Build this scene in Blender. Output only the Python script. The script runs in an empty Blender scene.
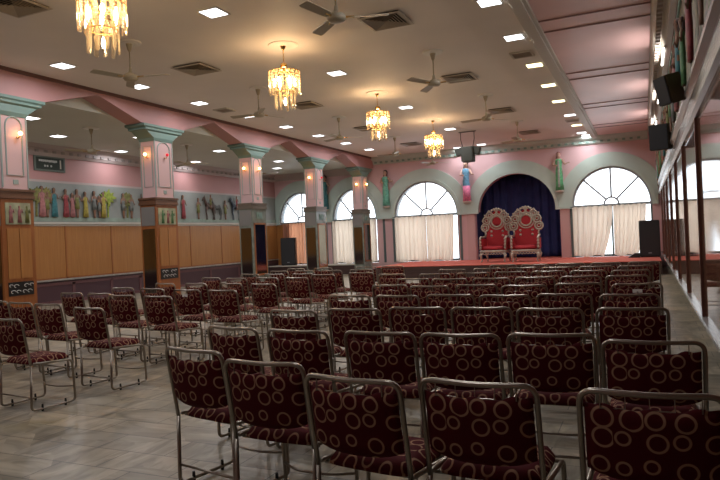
import bpy, bmesh, math, random
from mathutils import Vector, Matrix, noise
R = math.radians
random.seed(5)
S = bpy.context.scene
C = S.collection

# ------------------------------------------------------------------ camera, world, exposure
cam = bpy.data.cameras.new('camera')
camo = bpy.data.objects.new('camera', cam)
C.objects.link(camo)
cam.sensor_width = 36
cam.lens = 36 * 633.277 / 720
cam.clip_start = .05
cam.clip_end = 200
cr = (0.91087137, 0.41029923, -0.04436096)
cd = (-0.03892613, -0.0215947, -0.99900872)
cf = (-0.41085047, 0.91169524, -0.00369863)
m = Matrix(((cr[0], -cd[0], -cf[0], 0), (cr[1], -cd[1], -cf[1], 0), (cr[2], -cd[2], -cf[2], 1.45), (0, 0, 0, 1)))
camo.matrix_world = m
S.camera = camo

w = bpy.data.worlds.new('world')
S.world = w
w.use_nodes = True
w.node_tree.nodes['Background'].inputs[0].default_value = (.93, .97, 1, 1)
w.node_tree.nodes['Background'].inputs[1].default_value = 3.6
S.view_settings.view_transform = 'Standard'
S.view_settings.look = 'None'
S.view_settings.gamma = 1
S.view_settings.exposure = 0
LAMP_W = 9.5        # each recessed ceiling lamp
CHAND_W = 22        # each chandelier
SCONCE_W = 1.0

# ------------------------------------------------------------------ materials
MATS = {}
def mat(name, col, rough=.6, metal=0, spec=.5, emit=None, es=0, noise_s=0, noise_a=0, coat=0, trans=0, alpha=1, bump=0, bump_s=40):
    if name in MATS: return MATS[name]
    M = bpy.data.materials.new(name); M.use_nodes = True
    nt = M.node_tree; b = nt.nodes['Principled BSDF']
    b.inputs['Base Color'].default_value = (*col, 1)
    b.inputs['Roughness'].default_value = rough
    b.inputs['Metallic'].default_value = metal
    b.inputs['Specular IOR Level'].default_value = spec
    b.inputs['Coat Weight'].default_value = coat
    b.inputs['Transmission Weight'].default_value = trans
    if emit:
        b.inputs['Emission Color'].default_value = (*emit, 1)
        b.inputs['Emission Strength'].default_value = es
    if noise_a:
        tc = nt.nodes.new('ShaderNodeTexCoord'); n = nt.nodes.new('ShaderNodeTexNoise')
        n.inputs['Scale'].default_value = noise_s; n.inputs['Detail'].default_value = 5
        nt.links.new(tc.outputs['Object'], n.inputs['Vector'])
        r = nt.nodes.new('ShaderNodeValToRGB')
        r.color_ramp.elements[0].position = .3; r.color_ramp.elements[1].position = .7
        r.color_ramp.elements[0].color = (*[c * (1 - noise_a) for c in col], 1)
        r.color_ramp.elements[1].color = (*[min(1, c * (1 + noise_a)) for c in col], 1)
        nt.links.new(n.outputs['Fac'], r.inputs[0]); nt.links.new(r.outputs[0], b.inputs['Base Color'])
    if bump:
        tc = nt.nodes.new('ShaderNodeTexCoord'); n = nt.nodes.new('ShaderNodeTexNoise')
        n.inputs['Scale'].default_value = bump_s; n.inputs['Detail'].default_value = 4
        nt.links.new(tc.outputs['Object'], n.inputs['Vector'])
        bp = nt.nodes.new('ShaderNodeBump'); bp.inputs['Strength'].default_value = bump
        nt.links.new(n.outputs['Fac'], bp.inputs['Height']); nt.links.new(bp.outputs[0], b.inputs['Normal'])
    MATS[name] = M
    return M

def ring_fabric(name, axes):
    """dark maroon cloth with tan rings of two sizes; axes = which object axes span the cloth"""
    M = bpy.data.materials.new(name); M.use_nodes = True
    nt = M.node_tree; N = nt.nodes; K = nt.links
    b = N['Principled BSDF']; b.inputs['Roughness'].default_value = .75
    b.inputs['Specular IOR Level'].default_value = .08
    tc = N.new('ShaderNodeTexCoord'); sp = N.new('ShaderNodeSeparateXYZ'); cb = N.new('ShaderNodeCombineXYZ')
    K.new(tc.outputs['Object'], sp.inputs[0])
    K.new(sp.outputs[axes[0]], cb.inputs[0]); K.new(sp.outputs[axes[1]], cb.inputs[1])
    v = N.new('ShaderNodeTexVoronoi'); v.voronoi_dimensions = '2D'; v.inputs['Scale'].default_value = 10.6
    v.inputs['Randomness'].default_value = .38
    K.new(cb.outputs[0], v.inputs['Vector'])
    s2 = N.new('ShaderNodeSeparateColor'); K.new(v.outputs['Color'], s2.inputs[0])
    mr = N.new('ShaderNodeMapRange'); mr.inputs[3].default_value = .25; mr.inputs[4].default_value = .41
    K.new(s2.outputs[0], mr.inputs[0])
    d = N.new('ShaderNodeMath'); d.operation = 'SUBTRACT'; K.new(v.outputs['Distance'], d.inputs[0]); K.new(mr.outputs[0], d.inputs[1])
    a = N.new('ShaderNodeMath'); a.operation = 'ABSOLUTE'; K.new(d.outputs[0], a.inputs[0])
    rp = N.new('ShaderNodeValToRGB'); e = rp.color_ramp.elements
    e[0].position = .035; e[0].color = (1, 1, 1, 1); e[1].position = .062; e[1].color = (0, 0, 0, 1)
    K.new(a.outputs[0], rp.inputs[0])
    mx = N.new('ShaderNodeMix'); mx.data_type = 'RGBA'
    mx.inputs[6].default_value = (.068, .0055, .008, 1); mx.inputs[7].default_value = (.33, .19, .12, 1)
    K.new(rp.outputs[0], mx.inputs[0]); K.new(mx.outputs[2], b.inputs['Base Color'])
    MATS[name] = M
    return M

def floor_mat():
    M = bpy.data.materials.new('worn_marble_floor'); M.use_nodes = True
    nt = M.node_tree; N = nt.nodes; K = nt.links; b = N['Principled BSDF']
    tc = N.new('ShaderNodeTexCoord')
    br = N.new('ShaderNodeTexBrick'); br.inputs['Scale'].default_value = 1.0
    br.inputs['Brick Width'].default_value = .62; br.inputs['Row Height'].default_value = .31; br.inputs['Mortar Size'].default_value = .004
    br.inputs['Color1'].default_value = (.46, .39, .285, 1); br.inputs['Color2'].default_value = (.32, .29, .225, 1)
    br.inputs['Mortar'].default_value = (.10, .09, .08, 1); br.inputs['Bias'].default_value = -.1
    mp = N.new('ShaderNodeMapping'); mp.inputs['Rotation'].default_value = (0, 0, R(0))
    K.new(tc.outputs['Object'], mp.inputs[0]); K.new(mp.outputs[0], br.inputs['Vector'])
    # streaky veins, direction changing per slab
    m2 = N.new('ShaderNodeMapping'); m2.inputs['Scale'].default_value = (1.6, 5, 1)
    K.new(tc.outputs['Object'], m2.inputs[0])
    n1 = N.new('ShaderNodeTexNoise'); n1.inputs['Scale'].default_value = 1.3; n1.inputs['Detail'].default_value = 6; n1.inputs['Distortion'].default_value = 1.0
    K.new(m2.outputs[0], n1.inputs['Vector'])
    m4 = N.new('ShaderNodeMapping'); m4.inputs['Scale'].default_value = (5, 1.6, 1); m4.inputs['Rotation'].default_value = (0, 0, .4)
    K.new(tc.outputs['Object'], m4.inputs[0])
    n4 = N.new('ShaderNodeTexNoise'); n4.inputs['Scale'].default_value = 1.5; n4.inputs['Detail'].default_value = 6; n4.inputs['Distortion'].default_value = 1.2
    K.new(m4.outputs[0], n4.inputs['Vector'])
    vo = N.new('ShaderNodeTexVoronoi'); vo.voronoi_dimensions = '2D'; vo.distance = 'CHEBYCHEV'; vo.inputs['Scale'].default_value = 2.2; K.new(tc.outputs['Object'], vo.inputs['Vector'])
    sc_ = N.new('ShaderNodeSeparateColor'); K.new(vo.outputs['Color'], sc_.inputs[0])
    gt_ = N.new('ShaderNodeMath'); gt_.operation = 'GREATER_THAN'; gt_.inputs[1].default_value = .5; K.new(sc_.outputs[0], gt_.inputs[0])
    mm = N.new('ShaderNodeMix'); mm.data_type = 'FLOAT'; K.new(gt_.outputs[0], mm.inputs[0]); K.new(n1.outputs['Fac'], mm.inputs[2]); K.new(n4.outputs['Fac'], mm.inputs[3])
    r1 = N.new('ShaderNodeValToRGB'); r1.color_ramp.elements[0].position = .36; r1.color_ramp.elements[1].position = .62
    r1.color_ramp.elements[0].color = (.44, .44, .41, 1); r1.color_ramp.elements[1].color = (1, 1, 1, 1)
    K.new(mm.outputs[0], r1.inputs[0])
    mx = N.new('ShaderNodeMix'); mx.data_type = 'RGBA'; mx.blend_type = 'MULTIPLY'; mx.inputs[0].default_value = .85
    mc = N.new('ShaderNodeMix'); mc.data_type = 'RGBA'; mc.blend_type = 'MULTIPLY'; mc.inputs[0].default_value = 1
    rc = N.new('ShaderNodeMapRange'); rc.inputs[3].default_value = .72; rc.inputs[4].default_value = 1.12; K.new(sc_.outputs[1], rc.inputs[0])
    cc = N.new('ShaderNodeCombineColor'); [K.new(rc.outputs[0], cc.inputs[q]) for q in range(3)]
    K.new(br.outputs['Color'], mc.inputs[6]); K.new(cc.outputs[0], mc.inputs[7]); K.new(mc.outputs[2], mx.inputs[6]); K.new(r1.outputs[0], mx.inputs[7])
    n2 = N.new('ShaderNodeTexNoise'); n2.inputs['Scale'].default_value = .9; n2.inputs['Detail'].default_value = 8
    K.new(tc.outputs['Object'], n2.inputs['Vector'])
    r2 = N.new('ShaderNodeValToRGB'); r2.color_ramp.elements[0].position = .62; r2.color_ramp.elements[1].position = .72
    r2.color_ramp.elements[0].color = (0, 0, 0, 1); r2.color_ramp.elements[1].color = (1, 1, 1, 1)
    K.new(n2.outputs['Fac'], r2.inputs[0])
    m3 = N.new('ShaderNodeMix'); m3.data_type = 'RGBA'; m3.inputs[7].default_value = (.36, .29, .14, 1)
    ml = N.new('ShaderNodeMath'); ml.operation = 'MULTIPLY'; ml.inputs[1].default_value = .5
    K.new(r2.outputs[0], ml.inputs[0]); K.new(ml.outputs[0], m3.inputs[0]); K.new(mx.outputs[2], m3.inputs[6])
    K.new(m3.outputs[2], b.inputs['Base Color'])
    b.inputs['Roughness'].default_value = .32
    MATS['floor'] = M
    return M

def wood(name, c1, c2, axis=2, rough=.35):
    M = bpy.data.materials.new(name); M.use_nodes = True
    nt = M.node_tree; N = nt.nodes; K = nt.links; b = N['Principled BSDF']
    tc = N.new('ShaderNodeTexCoord'); mp = N.new('ShaderNodeMapping')
    s = [14, 14, 14]; s[axis] = .8; mp.inputs['Scale'].default_value = s
    n = N.new('ShaderNodeTexNoise'); n.inputs['Scale'].default_value = 1.5; n.inputs['Detail'].default_value = 5
    K.new(tc.outputs['Object'], mp.inputs[0]); K.new(mp.outputs[0], n.inputs['Vector'])
    r = N.new('ShaderNodeValToRGB'); r.color_ramp.elements[0].color = (*c1, 1); r.color_ramp.elements[1].color = (*c2, 1)
    r.color_ramp.elements[0].position = .3; r.color_ramp.elements[1].position = .7
    K.new(n.outputs['Fac'], r.inputs[0]); K.new(r.outputs[0], b.inputs['Base Color']); b.inputs['Roughness'].default_value = rough
    MATS[name] = M
    return M

def splotch(name, cols, scale, rough=.6):
    """painted mural ground: several colours of irregular paint patches"""
    M = bpy.data.materials.new(name); M.use_nodes = True
    nt = M.node_tree; N = nt.nodes; K = nt.links; b = N['Principled BSDF']
    tc = N.new('ShaderNodeTexCoord'); n = N.new('ShaderNodeTexNoise'); n.inputs['Scale'].default_value = scale; n.inputs['Detail'].default_value = 4
    n.inputs['Distortion'].default_value = .8
    K.new(tc.outputs['Object'], n.inputs['Vector'])
    r = N.new('ShaderNodeValToRGB'); e = r.color_ramp.elements
    k = len(cols)
    e[0].position = .3; e[0].color = (*cols[0], 1); e[1].position = .7; e[1].color = (*cols[-1], 1)
    for i in range(1, k - 1):
        q = e.new(.3 + .4 * i / (k - 1)); q.color = (*cols[i], 1)
    K.new(n.outputs['Fac'], r.inputs[0]); K.new(r.outputs[0], b.inputs['Base Color']); b.inputs['Roughness'].default_value = rough
    MATS[name] = M
    return M

def glass_mat(name='window_glass'):
    if name in MATS: return MATS[name]
    M = bpy.data.materials.new(name); M.use_nodes = True
    nt = M.node_tree; N = nt.nodes; K = nt.links
    for x in list(N): N.remove(x)
    o = N.new('ShaderNodeOutputMaterial'); t = N.new('ShaderNodeBsdfTransparent'); g = N.new('ShaderNodeBsdfGlossy')
    g.inputs['Roughness'].default_value = .02; t.inputs['Color'].default_value = (.96, .98, 1, 1)
    fr = N.new('ShaderNodeFresnel'); mx = N.new('ShaderNodeMixShader')
    K.new(fr.outputs[0], mx.inputs[0]); K.new(t.outputs[0], mx.inputs[1]); K.new(g.outputs[0], mx.inputs[2]); K.new(mx.outputs[0], o.inputs[0])
    MATS[name] = M
    return M

def curtain_mat(name, col, tr):
    M = bpy.data.materials.new(name); M.use_nodes = True
    nt = M.node_tree; N = nt.nodes; K = nt.links
    for x in list(N): N.remove(x)
    o = N.new('ShaderNodeOutputMaterial'); t = N.new('ShaderNodeBsdfTranslucent'); g = N.new('ShaderNodeBsdfDiffuse')
    t.inputs['Color'].default_value = (*tr, 1); g.inputs['Color'].default_value = (*col, 1)
    mx = N.new('ShaderNodeMixShader'); mx.inputs[0].default_value = .62
    K.new(g.outputs[0], mx.inputs[1]); K.new(t.outputs[0], mx.inputs[2])
    K.new(mx.outputs[0], o.inputs[0])
    MATS[name] = M
    return M

floor_mat(); glass_mat()
ring_fabric('ring_back', (0, 2)); ring_fabric('ring_seat', (0, 1))
steel = mat('tube_steel', (.34, .30, .255), .28, 1)
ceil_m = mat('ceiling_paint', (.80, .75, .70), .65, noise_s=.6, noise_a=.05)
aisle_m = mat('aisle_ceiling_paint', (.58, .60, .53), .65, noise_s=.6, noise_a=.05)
pink = mat('pink_paint', (.47, .25, .245), .55, noise_s=1.2, noise_a=.05)
pinkc = mat('pink_ceiling_paint', (.80, .52, .50), .4, noise_s=1, noise_a=.05)
pale = mat('pale_pink_paint', (.62, .42, .42), .5)
mint = mat('mint_paint', (.155, .245, .215), .5, noise_s=2, noise_a=.05)
mintd = mat('mint_paint_deep', (.22, .36, .31), .5)
creamt = mat('cream_trim_paint', (.55, .52, .46), .5)
white = mat('white_paint', (.75, .74, .70), .45)
brownp = mat('brown_trim_paint', (.13, .055, .04), .5)
orange = wood('orange_wood', (.34, .145, .042), (.42, .19, .058))
orangef = wood('orange_wood_frame', (.27, .085, .025), (.33, .12, .036))
capw = wood('brown_wood_cap', (.12, .055, .03), (.17, .08, .045), 1)
dado = mat('purple_dado', (.075, .035, .045), .35)
dadof = mat('purple_dado_frame', (.13, .055, .06), .4)
stone = mat('grey_stone_ledge', (.33, .31, .28), .35, noise_s=6, noise_a=.2)
mirror_m = mat('glossy_brown_laminate', (.16, .075, .045), .06, 0)
mirror_m.node_tree.nodes['Principled BSDF'].inputs['IOR'].default_value = 1.4
dmirror = mat('dark_mirror_glass', (.30, .32, .29), .08, 1)
post_m = wood('dark_red_wood_post', (.10, .035, .022), (.15, .055, .035))
black = mat('black_plastic', (.012, .013, .015), .45)
blackg = mat('speaker_grille', (.02, .022, .026), .6, bump=.4, bump_s=300)
carpet_red = mat('salmon_carpet', (.62, .14, .10), .9, noise_s=12, noise_a=.08)
stagef = wood('dark_stage_front', (.055, .03, .028), (.08, .045, .04), 0)
blue = mat('blue_backdrop_cloth', (.025, .04, .17), .8, noise_s=3, noise_a=.2)
gframe = mat('grey_green_frame', (.10, .14, .14), .5)
whitef = mat('white_frame', (.34, .37, .39), .4)
brass = mat('brass', (.75, .48, .16), .2, 1)
lampglow = mat('lamp_panel', (1, 1, 1), .5, emit=(.95, .97, 1), es=5)
lampwarm = mat('lamp_panel_warm', (1, 1, 1), .5, emit=(1, .82, .42), es=6)
bulbm = mat('chandelier_bulb', (1, .9, .7), .5, emit=(1, .78, .46), es=70)
sconcem = mat('sconce_bulb', (1, .7, .3), .5, emit=(1, .55, .16), es=14)
redbulb = mat('red_glass_glow', (.7, .02, .03), .3, emit=(1, .03, .05), es=.5)  # faint glow put into the glass of the unlit globes
fanm = mat('cream_fan_enamel', (.42, .37, .27), .4)
ventm = mat('vent_enamel', (.36, .31, .25), .5)
ventd = mat('vent_dark', (.02, .018, .015), .8)
redv = mat('red_velvet', (.42, .018, .03), .7)
silver = mat('silver_carving', (.46, .41, .35), .4, .3)
crystal = glass_mat('clear_crystal')
nt_ = crystal.node_tree; 
df_ = nt_.nodes.new('ShaderNodeBsdfTranslucent'); df_.inputs[0].default_value = (.9, .72, .52, 1)
m1_ = nt_.nodes.new('ShaderNodeMixShader'); m1_.inputs[0].default_value = .16
old_ = [n for n in nt_.nodes if n.type == 'MIX_SHADER' and n != m1_][0]; out_ = [n for n in nt_.nodes if n.type == 'OUTPUT_MATERIAL'][0]
for n in nt_.nodes:
    if n.type == 'BSDF_TRANSPARENT': n.inputs[0].default_value = (.97, .91, .82, 1)
nt_.links.new(old_.outputs[0], m1_.inputs[1]); nt_.links.new(df_.outputs[0], m1_.inputs[2]); nt_.links.new(m1_.outputs[0], out_.inputs[0])
skin = mat('painted_skin', (.20, .105, .065), .6)
hairm = mat('painted_hair', (.06, .035, .03), .6)
curtain = curtain_mat('cream_curtain', (.66, .55, .47), (.95, .78, .62))
curtain2 = curtain_mat('peach_curtain', (.60, .38, .27), (.80, .36, .20))
paperm = mat('white_paper', (.8, .8, .78), .6)

# ------------------------------------------------------------------ mesh helpers
def obj(name, bm, material, parent=None, smooth=False):
    me = bpy.data.meshes.new(name); bm.normal_update(); bm.to_mesh(me); bm.free()
    o = bpy.data.objects.new(name, me); C.objects.link(o)
    for mm in (material if isinstance(material, (list, tuple)) else [material]): me.materials.append(mm)
    if parent: o.parent = parent
    if smooth: me.shade_smooth()
    return o

def thing(name, label, cat, loc=(0, 0, 0), rz=0, group=None):
    o = bpy.data.objects.new(name, None); C.objects.link(o); o.empty_display_size = .1
    o.location = loc; o.rotation_euler = (0, 0, rz); o['label'] = label; o['category'] = cat
    if group: o['group'] = group
    return o

def tag(o, label, cat, group=None):
    o['label'] = label; o['category'] = cat
    if group: o['group'] = group
    return o

def struct(name, bm, material, parent=None):
    o = obj(name, bm, material, parent)
    if not parent: o['kind'] = 'structure'
    return o

def dup(root, loc, rz, label=None, group=None):
    r = root.copy(); C.objects.link(r); r.location = loc; r.rotation_euler = (0, 0, rz)
    if label: r['label'] = label
    if group: r['group'] = group
    for ch in list(root.children):
        c = ch.copy(); C.objects.link(c); c.parent = r
        for g in ch.children:
            d = g.copy(); C.objects.link(d); d.parent = c
    return r

def box(bm, x0, x1, y0, y1, z0, z1, bev=0, mi=0):
    vs = [bm.verts.new(p) for p in ((x0, y0, z0), (x1, y0, z0), (x1, y1, z0), (x0, y1, z0), (x0, y0, z1), (x1, y0, z1), (x1, y1, z1), (x0, y1, z1))]
    fs = []
    for f in ((3, 2, 1, 0), (4, 5, 6, 7), (0, 1, 5, 4), (1, 2, 6, 5), (2, 3, 7, 6), (3, 0, 4, 7)):
        q = bm.faces.new([vs[i] for i in f]); q.material_index = mi; fs.append(q)
    if bev:
        es = {e for f in fs for e in f.edges}
        bmesh.ops.bevel(bm, geom=list(es), offset=bev, segments=2, affect='EDGES')
    return bm

def B(*a, **k): return box(bmesh.new(), *a, **k)

def fillet(pts, r, n=4):
    out = [Vector(pts[0])]
    for i in range(1, len(pts) - 1):
        p, a, b = Vector(pts[i]), Vector(pts[i - 1]), Vector(pts[i + 1])
        u, v = (a - p), (b - p); d = min(r, u.length * .49, v.length * .49)
        s, e = p + u.normalized() * d, p + v.normalized() * d
        for k in range(n + 1):
            t = k / n; out.append((1 - t) ** 2 * s + 2 * t * (1 - t) * p + t * t * e)
    out.append(Vector(pts[-1]))
    return out

def tube(bm, pts, r, n=8, closed=False):
    pts = [Vector(p) for p in pts]; L = len(pts)
    rs = r if isinstance(r, (list, tuple)) else [r] * L
    def tan(i):
        a = pts[(i - 1) % L] if (i > 0 or closed) else pts[i]; b = pts[(i + 1) % L] if (i < L - 1 or closed) else pts[i]
        return (b - a).normalized()
    t0 = tan(0); up = Vector((0, 0, 1)) if abs(t0.z) < .9 else Vector((1, 0, 0))
    nrm = (up - t0 * up.dot(t0)).normalized(); rings = []
    for i in range(L):
        t = tan(i); nrm = (nrm - t * nrm.dot(t)).normalized(); bi = t.cross(nrm)
        rings.append([bm.verts.new(pts[i] + (nrm * math.cos(2 * math.pi * k / n) + bi * math.sin(2 * math.pi * k / n)) * rs[i]) for k in range(n)])
    for i in range(L if closed else L - 1):
        a, b = rings[i], rings[(i + 1) % L]
        for k in range(n): bm.faces.new((a[k], a[(k + 1) % n], b[(k + 1) % n], b[k]))
    if not closed:
        bm.faces.new(rings[0][::-1]); bm.faces.new(rings[-1])
    return bm

def lathe(bm, prof, n=24, c=(0, 0, 0), sx=1, sy=1, caps=True):
    rings = []
    for r, z in prof:
        rings.append([bm.verts.new((c[0] + r * sx * math.cos(2 * math.pi * k / n), c[1] + r * sy * math.sin(2 * math.pi * k / n), c[2] + z)) for k in range(n)])
    for a, b in zip(rings, rings[1:]):
        for k in range(n): bm.faces.new((a[k], a[(k + 1) % n], b[(k + 1) % n], b[k]))
    if caps:
        bm.faces.new(rings[0][::-1]); bm.faces.new(rings[-1])
    return bm

def prism(bm, poly, axis, a, b, mi=0):
    """poly: 2D outline; axis 0: (y,z) swept in x; axis 1: (x,z) swept in y; axis 2: (x,y) swept in z"""
    def P(u, v, t): return ((t, u, v), (u, t, v), (u, v, t))[axis]
    A = [bm.verts.new(P(u, v, a)) for u, v in poly]; D = [bm.verts.new(P(u, v, b)) for u, v in poly]
    fs = [bm.faces.new(A[::-1]), bm.faces.new(D)]
    for i in range(len(poly)):
        j = (i + 1) % len(poly); fs.append(bm.faces.new((A[i], A[j], D[j], D[i])))
    for f in fs: f.material_index = mi
    bmesh.ops.recalc_face_normals(bm, faces=fs)
    return bm

def sphere(bm, c, r, sx=1, sy=1, sz=1, n=12):
    m = Matrix.Translation(c) @ Matrix.Diagonal((sx, sy, sz, 1))
    bmesh.ops.create_uvsphere(bm, u_segments=n, v_segments=max(6, n * 2 // 3), radius=r, matrix=m)
    return bm

# ------------------------------------------------------------------ setting
XW, XA, XA2, XL = .50, -10.07, -10.52, -14.84     # mirror wall, arcade front, arcade back, left wall
D, HC, HA, YB = 24.0, 4.70, 4.35, -3.5             # end wall, ceiling, aisle ceiling, wall behind camera
SZ = .40                                           # stage height
struct('floor', B(XL - .2, XW + .6, YB - .2, D + 2.4, -.15, 0), MATS['floor'])
struct('ceiling', B(XA2, XW + .6, YB - .2, D + .2, HC, HC + .15), ceil_m)
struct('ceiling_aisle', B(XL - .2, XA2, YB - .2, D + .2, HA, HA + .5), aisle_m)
struct('wall_behind', B(XL - .2, XW + .6, YB - .2, YB, 0, HC + .1), pale)

# pink strip along the mirror wall
bm = bmesh.new(); box(bm, -1.38, .2, YB, D - .02, HC - .03, HC - .002)
struct('ceiling_pink_strip', bm, pinkc)
bm = bmesh.new()
for k in range(-1, 6):
    y = 2.7 + 3.72 * k
    for q in (0, .6): box(bm, -1.38, .2, y + q - .015, y + q + .02, HC - .045, HC - .028)
struct('trim_1', bm, mat('brown_batten', (.30, .16, .14), .6))
bm = bmesh.new(); box(bm, -1.62, -1.38, YB, D - .05, HC - .08, HC - .001); box(bm, -1.57, -1.43, YB, D - .05, HC - .12, HC - .07)
struct('trim_2', bm, creamt)
# cornice of right wall with dentils
bm = bmesh.new(); prism(bm, [(.2, HC - .002), (.24, HC - .12), (.36, HC - .2), (.42, HC - .34), (.499, HC - .36), (.499, HC - .002)], 1, YB, D - .01)
struct('trim_3', bm, creamt)
bm = bmesh.new()
y = 0
while y < D - .3:
    box(bm, .27, .34, y, y + .09, HC - .30, HC - .2); y += .2
struct('trim_4', bm, mat('cornice_dentil', (.34, .30, .25), .6))

# right wall
bm = bmesh.new(); box(bm, XW + .02, XW + .6, YB, D, .5, HC)
struct('wall_right', bm, pink)
bm = bmesh.new(); box(bm, XW + .35, XW + .6, YB, D, 0, .5)
struct('wall_right_recess', bm, mat('grey_tile', (.2, .21, .21), .2, noise_s=3, noise_a=.1))
mw = thing('mirror_panelling', 'tall glossy mirror panelling between dark wooden posts along the right wall', 'wall mirror', (XW, 10, .5))
def rel(bm, ox, oy, oz):
    bmesh.ops.translate(bm, verts=bm.verts, vec=(-ox, -oy, -oz)); return bm
ys = [-2.6, -.2, 2.2, 4.6, 7.0, 9.4, 11.8, 14.2, 16.6, 19.0, 21.4, D - .03]
for a, b in zip(ys, ys[1:]):
    obj('mirror_pane', rel(B(XW, XW + .019, a + .005, b - .005, .53, 2.5), XW, 10, .5), mirror_m, mw)
for y in ys[:-1]:
    obj('post', rel(B(XW - .026, XW, y - .035, y + .035, .53, 2.47, .005), XW, 10, .5), post_m, mw)
bm = bmesh.new(); prism(bm, [(XW - .02, 2.47), (XW - .05, 2.5), (XW - .05, 2.56), (XW - .02, 2.6), (XW - .02, 2.74), (XW - .07, 2.78), (XW - .07, 2.83), (XW + .02, 2.83), (XW + .02, 2.47)], 1, YB, D - .01)
struct('trim_5', bm, mat('grey_moulding', (.22, .20, .18), .25))
bm = bmesh.new(); box(bm, XW - .022, XW - .018, YB, D - .01, 2.585, 2.597); box(bm, XW - .024, XW - .019, YB, D - .01, 2.735, 2.75)
struct('trim_6', bm, brownp)
bm = bmesh.new(); box(bm, XW - .04, XW + .36, YB, D - .01, .48, .53, .006)
struct('trim_7', bm, mat('polished_ledge', (.33, .32, .30), .2))
# painted frieze on right wall
fr = thing('painted_frieze', 'colourful painted relief frieze running high along the right wall', 'frieze', (XW, 10, 2.84))
obj('frieze_ground', rel(B(XW - .01, XW + .019, YB, D - .02, 2.84, 4.05), XW, 10, 2.84), splotch('frieze_paint', [(.10, .14, .09), (.26, .24, .13), (.07, .09, .05), (.30, .22, .18), (.10, .16, .16)], 3.5), fr)
obj('frieze_border', rel(B(XW - .03, XW + .018, YB, D - .02, 4.05, 4.12), XW, 10, 2.84), mintd, fr)

# left wall: dado, wood panels, frieze, pink, cornice
struct('wall_left', B(XL - .2, XL, YB, D, 0, HA + .3), pink)
bm = bmesh.new(); box(bm, XL, XL + .03, YB, D - .02, 0.0, .63)
struct('baseboard_left', bm, dado)
bm = bmesh.new()
for y in [1.2, 3.4, 5.6, 7.8, 9.6, 11.2, 13, 14.4, 15.6, 17.4, 19.2, 21, 22.8]:
    box(bm, XL + .03, XL + .045, y - .05, y + .05, .08, .56)
box(bm, XL + .03, XL + .045, YB, D - .03, .5, .58); box(bm, XL + .03, XL + .045, YB, D - .03, .0, .09)
struct('trim_8', bm, dadof)
bm = bmesh.new(); box(bm, XL, XL + .09, YB, D - .02, .63, .68, .006)
struct('trim_9', bm, stone)
wp = thing('wall_panelling', 'orange-brown wooden wall panelling below the painted frieze of the left wall', 'wall panel', (XL, 10, .68))
pys = [-3.4, .2, 3.2, 6.2, 9.2, 11.0, 12.79, 14.46, 16.2, 18.13, 19.95, 21.8, D - .03]
for a, b in zip(pys, pys[1:]):
    obj('panel', rel(B(XL, XL + .04, a + .02, b - .02, .72, 2.14, .006), XL, 10, .68), orange, wp)
bm = bmesh.new()
for y in pys: box(bm, XL, XL + .05, y - .022, y + .022, .68, 2.16)
box(bm, XL, XL + .05, YB, D - .03, .68, .72)
obj('panel_frame', rel(bm, XL, 10, .68), orangef, wp)
obj('top_rail', rel(box(B(XL, XL + .10, YB, D - .03, 2.19, 2.25, .006), XL, XL + .06, YB, D - .03, 2.14, 2.2), XL, 10, .68), creamt, wp)
bm = bmesh.new(); box(bm, XL, XL + .02, YB, D - .02, 3.34, 3.40); prism(bm, [(XL, 4.05), (XL + .04, 4.05), (XL + .1, 4.13), (XL + .1, 4.25), (XL + .2, HA), (XL, HA)], 1, YB, D - .02)
struct('trim_10', bm, mat('grey_cornice_paint', (.46, .38, .37), .6))
bm = bmesh.new(); y = 6
while y < D - .2:
    box(bm, XL + .1, XL + .13, y, y + .10, 4.13, 4.2); y += .28
struct('trim_11', bm, mat('cornice_drop', (.33, .29, .28), .6))

# ---- little relief people for friezes
def loft(bm, rings, n=12):
    rr = []
    for cx, cy, z, rx, ry in rings:
        rr.append([bm.verts.new((cx + rx * math.cos(2 * math.pi * k / n), cy + ry * math.sin(2 * math.pi * k / n), z)) for k in range(n)])
    for a, b in zip(rr, rr[1:]):
        for k in range(n): bm.faces.new((a[k], a[(k + 1) % n], b[(k + 1) % n], b[k]))
    bm.faces.new(rr[0][::-1]); bm.faces.new(rr[-1])
    return bm

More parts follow.
